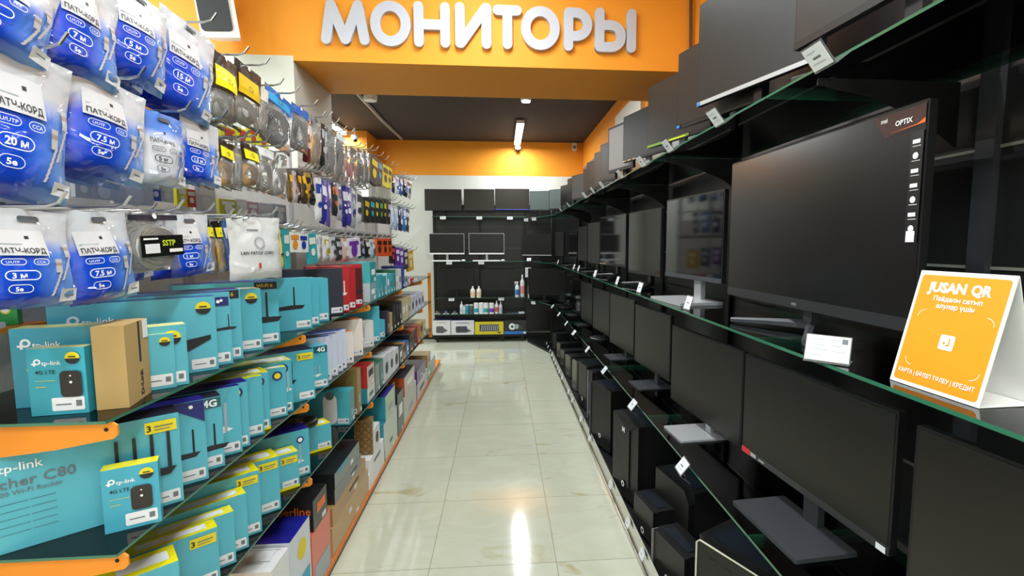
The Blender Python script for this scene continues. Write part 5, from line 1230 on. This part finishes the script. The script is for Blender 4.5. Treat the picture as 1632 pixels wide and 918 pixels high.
# corner monitors
def cmon(x0, x1, y0, y1, zs, label, rot=-22, Y=7.3, **k):
    (a, c), (e, g) = F(x0, y0), F(x1, y1); p, q_ = ay(a, c, Y), ay(e, g, Y); zb = max(q_.z, zs + .03)
    t = empty('monitor', ((p.x + q_.x) / 2, Y, zs + .001), R(rot)); monitor(t, (q_.x - p.x) / math.cos(R(rot)), zb - zs, p.z - zs, **k); return tag(t, label, 'monitor', 'monitors on the corner unit')
cmon(604, 706, 80, 185, Z1, 'grey-green screened monitor on the corner top glass', screen=M('green_grey_film_screen', '4E5A58', .4, spec=.5), rot=-12, Y=7.38)
cmon(709, 768, 72, 178, Z1, 'smaller grey-green screened monitor beside the corner one', screen=M('green_grey_film_screen'), rot=-40, Y=6.95)
cmon(566, 716, 305, 418, Z2, 'black monitor facing the aisle from the corner middle glass', rot=-18, Y=7.3, chin=.014, chinm=SILV)
cmon(597, 757, 486, 620, Z3, 'black monitor facing the aisle from the corner lower glass', rot=-20, Y=7.04, chin=.014)
bottle(598, 545, 640, Z3, 8, 'b', 'D8DCDC', 'E0E0E0', 'D0C8C8', 'thin pale spray tube at the corner unit edge', -.02)
# ------------------------------------------------------------------ price tags
def tagcard(root, w=.062, h=.045, tilt=35, hold=True):
    c, s_ = math.cos(R(tilt)), math.sin(R(tilt))
    def mp(v): return (v[0], v[1] * c + v[2] * s_, -v[1] * s_ + v[2] * c)
    b = MB(); b.box(-w / 2, w / 2, -.0008, .0008, 0, h, PAPER); b.map = mp; b.build('price_card', root)
    d = DEC(-.0008); d.rect(-w * .2, h * .45, w * .2, h * .55, GREYINK); d.rect(-w * .35, h * .75, w * .1, h * .79, SILVP); d.rect(-w * .35, h * .25, w * .3, h * .28, SILVP); d.map = mp; d.build('printed_text', root)
    if hold:
        b = MB(); b.box(-w / 2 - .004, w / 2 + .004, .0010, .0022, -.004, h + .004, CLEARP); b.box(-w / 2 - .004, w / 2 + .004, .001, .05, -.005, -.0035, CLEARP); b.map = mp; b.build('clear_holder', root)
def edge_tag(x, y, zs, i, n, shelf, X=RX, mode='hang', w=.07, h=.052):
    Y = X * 0 + solveY(x, X, ax(x, y, X).z); z = ax(x, y, X).z
    t = empty('price_tag', (X - .012, Y, zs - (.030 if mode == 'hang' else -.004)), R(-90 + rnd.uniform(-4, 8)))
    tagcard(t, w, h, {'hang': -38, 'stand': 18, 'low': 38}[mode])
    if mode == 'hang': t.location = (X - .034, Y, zs - .026)
    if mode == 'stand': t.location = (X + .02, Y, zs + .005)
    if mode == 'low': t.location = (X - .034, Y, zs - .030)
    tag(t, f'white price tag on the {shelf}, {ordn(i)} from the entry', 'price tag', f'price tags on the {shelf}')
L1 = [(1340, 68), (1165, 172), (1083, 222), (1037.7, 252), (1001.8, 273), (970.7, 291), (955, 302), (941, 311), (913.5, 325), (900, 335)]
for i, (x, y) in enumerate(L1): edge_tag(x, y, Z1, i, len(L1), 'edge of the top glass shelf', mode='hang', w=.06, h=.05)
L2 = [(1086, 480), (1011.6, 457), (977, 445), (943, 434), (917.5, 427), (910.5, 422), (886, 415)]
for i, (x, y) in enumerate(L2): edge_tag(x, y, Z2, i + 1, 9, 'edge of the middle glass shelf', mode='stand', w=.05, h=.05)
L3 = [(1094, 757), (1013, 655), (967, 601), (939.5, 565), (917.5, 537), (905, 519), (893, 505), (882.6, 490)]
for i, (x, y) in enumerate(L3): edge_tag(x, y, Z3, i, 9, 'edge of the lower glass shelf', mode='low')
L4 = [(1027, 866), (1004, 822), (976, 763), (942, 696), (928, 661), (914, 633), (908, 620), (897.6, 600), (893, 589), (890.6, 582), (887, 575), (884, 570), (881, 565), (878, 557), (875, 549), (872.5, 543)]
for i, (x, y) in enumerate(L4):
    Y = solveY(x, .66, .07); t = empty('price_tag', (.640, Y, .045), R(-90)); tagcard(t, .055, .04, 20, False)
    tag(t, f'white price tag on the clear base rail, {ordn(i)} from the entry', 'price tag', 'price tags on the base rail')
for i, (x, y) in enumerate([(705.8, 343), (763.8, 343), (812.6, 343), (715.8, 420), (766.8, 419.5), (719.5, 479), (798.8, 477)]):
    p = ay(x, y, FY - .012); zs = FZ[0] if i < 3 else (FZ[1] if i < 5 else FZ[2]); t = empty('price_tag', (p.x, FY - .012, zs - .045)); tagcard(t, .085, .045, 0, False); b = MB(); b.box(-.04, .04, .001, .016, .040, .043, CLEARP); b.build('clear_holder', t)
    tag(t, f'white price tag on the {["top", "second", "third"][0 if i < 3 else (1 if i < 5 else 2)]} glass of the end rack, {["cream wall side", "middle", "corner side"][i if i < 3 else (i - 3 if i < 5 else (i - 5) * 2)]}', 'price tag', 'price tags on the end rack')
for i, (x, y, z, X) in enumerate([(847.6, 341, Z1, .40), (875, 338, Z1, .50), (853.6, 415, Z2, .43), (868.7, 481, Z3, .49)]):
    # on the corner glass front
    f_ = (X - .37) / .33; Y = 7.42 - f_ * .92; t = empty('price_tag', (X - .03, Y - .015, z - .05 if i != 2 else z + .006), R(-40)); tagcard(t, .075, .045, 15 if i == 2 else -15, i == 2)
    if i != 2: b = MB(); b.box(-.03, .03, -.014, .022, .042, .0435, CLEARP); b.build('clear_holder', t)
    tag(t, f'white price tag on the corner unit, {["top glass beside the end rack", "top glass nearer the aisle", "middle glass", "lower glass"][i]}', 'price tag', 'price tags on the corner unit')
# wide acrylic holder in front of the curved monitor
P0 = az(1291, 573, Z2 + .004); P1 = az(1342, 580, Z2 + .004); c_ = (P0 + P1) / 2
t = empty('price_tag', (c_.x, c_.y, Z2 + .001), math.atan2(P1.y - P0.y, P1.x - P0.x)); 
def holder(t):
    w, h = .088, .062; tl = 22; c, s_ = math.cos(R(tl)), math.sin(R(tl)); mp = lambda v: (v[0], v[1] * c + v[2] * s_, -v[1] * s_ + v[2] * c)
    b = MB(); b.box(-w / 2, w / 2, .0, .0014, .002, h, CLEARP); b.map = mp; b.build('clear_holder', t)
    b = MB(); b.box(-w / 2, w / 2, -.005, .05, 0, .0015, CLEARP); b.build('clear_foot', t)
    b = MB(); b.box(-w / 2 + .002, w / 2 - .002, -.001, -.0001, .004, h - .002, PAPER); b.map = mp; b.build('price_card', t)
    d = DEC(-.0011); 
    for (u0, u1, v) in ((-.4, -.1, .8), (.05, .4, .8), (-.4, -.05, .62), (.1, .35, .62), (-.4, 0, .45), (.1, .4, .42), (-.4, -.1, .25)): d.k = 1; d.rect(w * u0, h * v, w * u1, h * v + .0018, SILVP)
    d.rect(w * .3, h * .72, w * .42, h * .9, GREYINK); d.map = mp; d.build('printed_text', t)
holder(t); tag(t, 'wide white price card in an acrylic holder before the curved monitor', 'price tag')
# ------------------------------------------------------------------ orange table tent
SO = M('orange_card_print', 'F5930A', .4, coat=.2)
SWH = M('white_card_stock', 'F4F4F2', .45)
bl, br = az(1418, 605, Z2), az(1560, 652, Z2); dx = (br - bl); wS = dx.length; rz = math.atan2(dx.y, dx.x)
t = empty('table_tent', (bl.x, bl.y, Z2 + .001), rz)
lean = .052; hS = .208; H3 = math.hypot(lean, hS); c, s_ = hS / H3, lean / H3
mp = lambda v: (v[0], v[1] * c + v[2] * s_, -v[1] * s_ + v[2] * c)
b = MB(); b.box(0, wS, 0, .0012, 0, H3, SWH); b.map = mp; b.build('front_panel', t)
b = MB(); b.box(0, wS, -.0012, 0, 0, H3, SWH); b.map = lambda v: (v[0], lean * 2.0 - (v[1] * c + v[2] * s_), v[2] * c + v[1] * s_); b.build('back_panel', t)
b = MB(); b.box(0, wS, .001, lean * 2 - .001, 0, .0012, SWH); b.build('foot_panel', t)
d = DEC(0., step=.00025); u = lambda f_: f_ * wS; v = lambda f_: f_ * H3
d.rrect(u(.035), v(.03), u(.965), v(.965), .006, SO, 4)
d.text('JUSAN', u(.14), v(.825), .0175, WINK, .045, wS * .42); d.text('QR', u(.615), v(.825), .0175, WINK, .045, wS * .2)
d.text('Пайдалы сатып', u(.5), v(.75), .0085, WINK, .015, wS * .62, True); d.text('алулар үшін', u(.5), v(.69), .0085, WINK, .015, wS * .5, True)
d.text('КАРТА | БӨЛІП ТӨЛЕУ | КРЕДИТ', u(.5), v(.10), .0078, WINK, .012, wS * .84, True)
for (cx, cy, a0) in ((.20, .60, 90), (.84, .60, 0), (.20, .24, 180), (.84, .24, 270)):
    o, n_ = [], []
    for k in range(9):
        a = R(a0 + 90 * k / 8); o.append((u(cx) + .014 * math.cos(a), v(cy) + .014 * math.sin(a))); n_.append((u(cx) + .0132 * math.cos(a), v(cy) + .0132 * math.sin(a)))
    d.k = 3; d.add([d.P(*p) for p in o + n_], [(i, i + 1, i + 10, i + 9) for i in range(8)], WINK)
d.k = 3; cx, cy = u(.52), v(.42); d.rrect(cx - .013, cy - .013, cx + .013, cy + .013, .003, WINK)
d.rect(cx + .003, cy - .006, cx + .0055, cy + .008, SO); d.rect(cx - .001, cy - .006, cx + .0055, cy - .0035, SO); d.disc(cx - .004, cy - .001, .0022, SO, 8)
d.map = mp; d.build('printed_front', t)
tag(t, 'orange and white tent card with white lettering on the middle glass', 'sign')

# ------------------------------------------------------------------ computer cases on the deck
CS = M('black_case_steel', '1C1C1D', .38, spec=.5, bump=.04, bscale=500); CF = M('black_case_front', '101011', .45, spec=.5); CSB = M('blue_black_case_top', '1A1F2A', .4)
def pc_case(root, w, dd, h, style='plain', trim=None):
    """front faces -y, x centred"""
    foot = .012
    b = MB(); b.box(-w / 2, w / 2, .0, dd, foot, h, CS); b.build('chassis', root)
    b = MB()
    if style == 'facet':
        b.prism([(-w / 2, foot + .06), (-w / 2 + .04, foot), (w / 2, foot), (w / 2, h), (-w / 2, h)], -.035, 0, CF, 'y', top=[(-w / 2, foot), (-w / 2, foot), (w / 2, foot), (w / 2, h), (-w / 2, h)])
        b.add([(-w / 2, -.035, h), (w / 2, -.035, h), (w * .2, -.042, h - .05), (w * .2, -.042, foot + .05)], [(0, 3, 2), (0, 2, 1)], CF)
    elif style == 'cut':
        b.prism([(-w / 2, foot + .03), (-w / 2 + .03, foot), (w / 2, foot), (w / 2, h - .05), (w / 2 - .04, h), (-w / 2, h)], -.03, 0, CF)
    elif style == 'frame':
        b.rbox(-w / 2 + .003, w / 2 - .003, -.02, 0, foot, h - .004, .02, CF)
    else: b.rbox(-w / 2, w / 2, -.025, 0, foot, h - .002, .008, CF, 2)
    fpo = b.build('front_panel', root)
    if trim:
        b = MB(); tm = M('case_trim_' + trim.lower(), trim, .3)
        if style == 'frame': b.tube([(-w / 2 + .006, -.022, foot + .005), (-w / 2 + .006, -.022, h - .02), (-w / 2 + .02, -.022, h - .006), (w / 2 - .006, -.022, h - .006), (w / 2 - .006, -.022, foot + .005)], .0035, tm, 6)
        else: b.box(-w / 2 - .002, -w / 2 + .002, -.034, .0, foot + .02, h - .005, tm)
        b.build('trim_strip', root)
    d = DEC(-.0255 if style in ('plain',) else (-.0205 if style == 'frame' else (-.0305 if style == 'cut' else -.0425)))
    if style == 'frame':
        for i in range(6):
            for j in range(14): d.k = 1; d.disc(-w * .3 + i * w * .12, h * .15 + j * h * .05, .004, INK, 6)
        for i in range(3): d.k = 2; d.rect(-w * .3 + i * w * .2, h * .86, -w * .2 + i * w * .2, h * .88, BGL)
    else:
        d.disc(-w * .02, h * .2, .019, WINK, 6); d.disc(-w * .02, h * .2, .010, INK, 6)
    if style == 'facet': d.k = 3; d.text('M', -.02, h * .84, .03, WINK, .04)
    d.build('badge', fpo)
    b = MB(); b.rbox(-w * .38, w * .38, dd * .08, dd * .6, h, h + .004, .01, CSB, 2, 'z'); b.build('top_vent', root)
    for sx in (-1, 1):
        for y in (.03, dd - .05): b = MB(); b.lathe([(.012, 0), (.014, foot)], (sx * (w / 2 - .025), y, 0), BPL, 10); b.build('foot', root)
def case_at(xl, xr, yt, label, w=None, X=.74, rot=20, dd=.30, **k):
    """front panel seen from column xl (far edge) to xr (near edge)"""
    Y = solveY(xl, X, .3); zt = ax(xl, yt, X).z
    d = Vector((math.sin(R(rot)), -math.cos(R(rot)), 0)); P = Vector((X, Y, .3))
    if w is None:
        lo, hi = .03, .3
        for _ in range(40):
            m = (lo + hi) / 2; q = P + d * m
            if prx(q) > xr: hi = m
            else: lo = m
        w = lo
    c = P + d * (w / 2); dd = min(dd, (RB - .03 - c.x - w / 2 * math.sin(R(rot))) / math.cos(R(rot)) - .0)
    t = empty('computer_case', (c.x, c.y, Z4 + .001), R(-90 + rot)); pc_case(t, w, max(.1, dd), max(.1, min(zt, Z3 - .02) - Z4), **k); WS.append((round(w, 2), round(zt, 2), label[:30]))
    return tag(t, label, 'computer case', 'computer cases on the base deck')
case_at(1113, 1290, 848, 'black computer case with a pale frame around its front', X=.72, rot=28, style='frame', trim='D8D4C0', dd=.28)
case_at(1050, 1100, 840, 'short black computer case with a shield badge', X=.70, rot=14, style='plain', trim='8A8880', dd=.075)
case_at(1053, 1124, 742, 'tall black case behind the shield badge case', X=.825, rot=12, style='cut', dd=.20)
case_at(1018, 1049, 783, 'small black case with a pale round badge', X=.71, rot=10, style='plain', dd=.06)
case_at(985, 1026, 652, 'tall faceted black case with a white letter mark', X=.70, rot=14, style='facet', trim='55565A', dd=.3)
case_at(946, 978, 606, 'tall black case with a metal shield badge near its foot', X=.685, rot=18, style='plain', trim='606266', dd=.3)
case_at(942, 960, 588, 'black case with thin light edge behind the badge case', X=.74, rot=10, w=.09, style='plain', trim='9A9C9E', dd=.3)
case_at(926, 939, 574, 'wide plain black case before the silver ones', X=.73, rot=8, dd=.3)
SC = dict(style='plain')
def small_case(xl, xr, yt, label, col, X=.73, rot=10, dd=.28):
    Y = solveY(xl, X, .3); zt = ax(xl, yt, X).z; P = Vector((X, Y, .3)); d = Vector((math.sin(R(rot)), -math.cos(R(rot)), 0)); lo, hi = .03, .4
    for _ in range(40):
        m = (lo + hi) / 2
        if prx(P + d * m) > xr: hi = m
        else: lo = m
    w = lo; c = P + d * w / 2; t = empty('computer_case', (c.x, c.y, Z4 + .001), R(-90 + rot)); h = zt - Z4
    b = MB(); b.box(-w / 2, w / 2, 0, dd, .008, h, CS); b.build('chassis', t)
    b = MB(); b.rbox(-w / 2, w / 2, -.015, 0, .008, h, .006, M('case_front_' + col.lower(), col, .4), 2); b.build('front_panel', t)
    dq = DEC(-.0155); dq.rect(-w * .2, h * .12, w * .2, h * .16, SILV); dq.disc(0, h * .88, .006, SILV, 8); dq.build('badge', t.children[1])
    for sx in (-1, 1):
        for y in (.03, dd - .05): b = MB(); b.lathe([(.01, 0), (.01, .008)], (sx * (w / 2 - .012), y, 0), BPL, 8); b.build('foot', t)
    WS.append((round(w, 2), round(zt, 2), label[:30])); return tag(t, label, 'computer case', 'computer cases on the base deck')
small_case(914, 921, 572, 'silver-fronted slim case beside the plain black case', '6A6A62')
small_case(903, 911, 564, 'grey-fronted case, second of the silver fronts', '55554E')
small_case(895, 901, 556, 'low grey-fronted case in the far run', '3C3C36')
small_case(889, 894, 545, 'low case with a bronze front edge in the far run', '5A544A')
small_case(882, 888, 529, 'broad black case third from the corner', '1C1C1E', dd=.18)
small_case(878, 881.5, 524, 'small black case next to the red one', '161618', dd=.16)
small_case(867, 874, 519, 'dark red small case nearest the corner', '8A2028', X=.70, rot=52, dd=.2)


# small notice card fixed to the end rack upright
b = MB(); b.box(-.045, .045, -.002, 0, -.075, .075, PAPER)
for u_, v_ in ((-.02, .03), (.02, .03), (-.02, -.03), (.02, -.03)): b.lathe([(.006, -.0028), (.006, -.002)], (u_, 0, v_), GREYINK, 8, 'y')
p = ay(846, 434, 7.40); tag(b.build('notice_card', loc=(.40, 7.40, p.z)), 'white notice card with four grey marks beside the end rack', 'card')
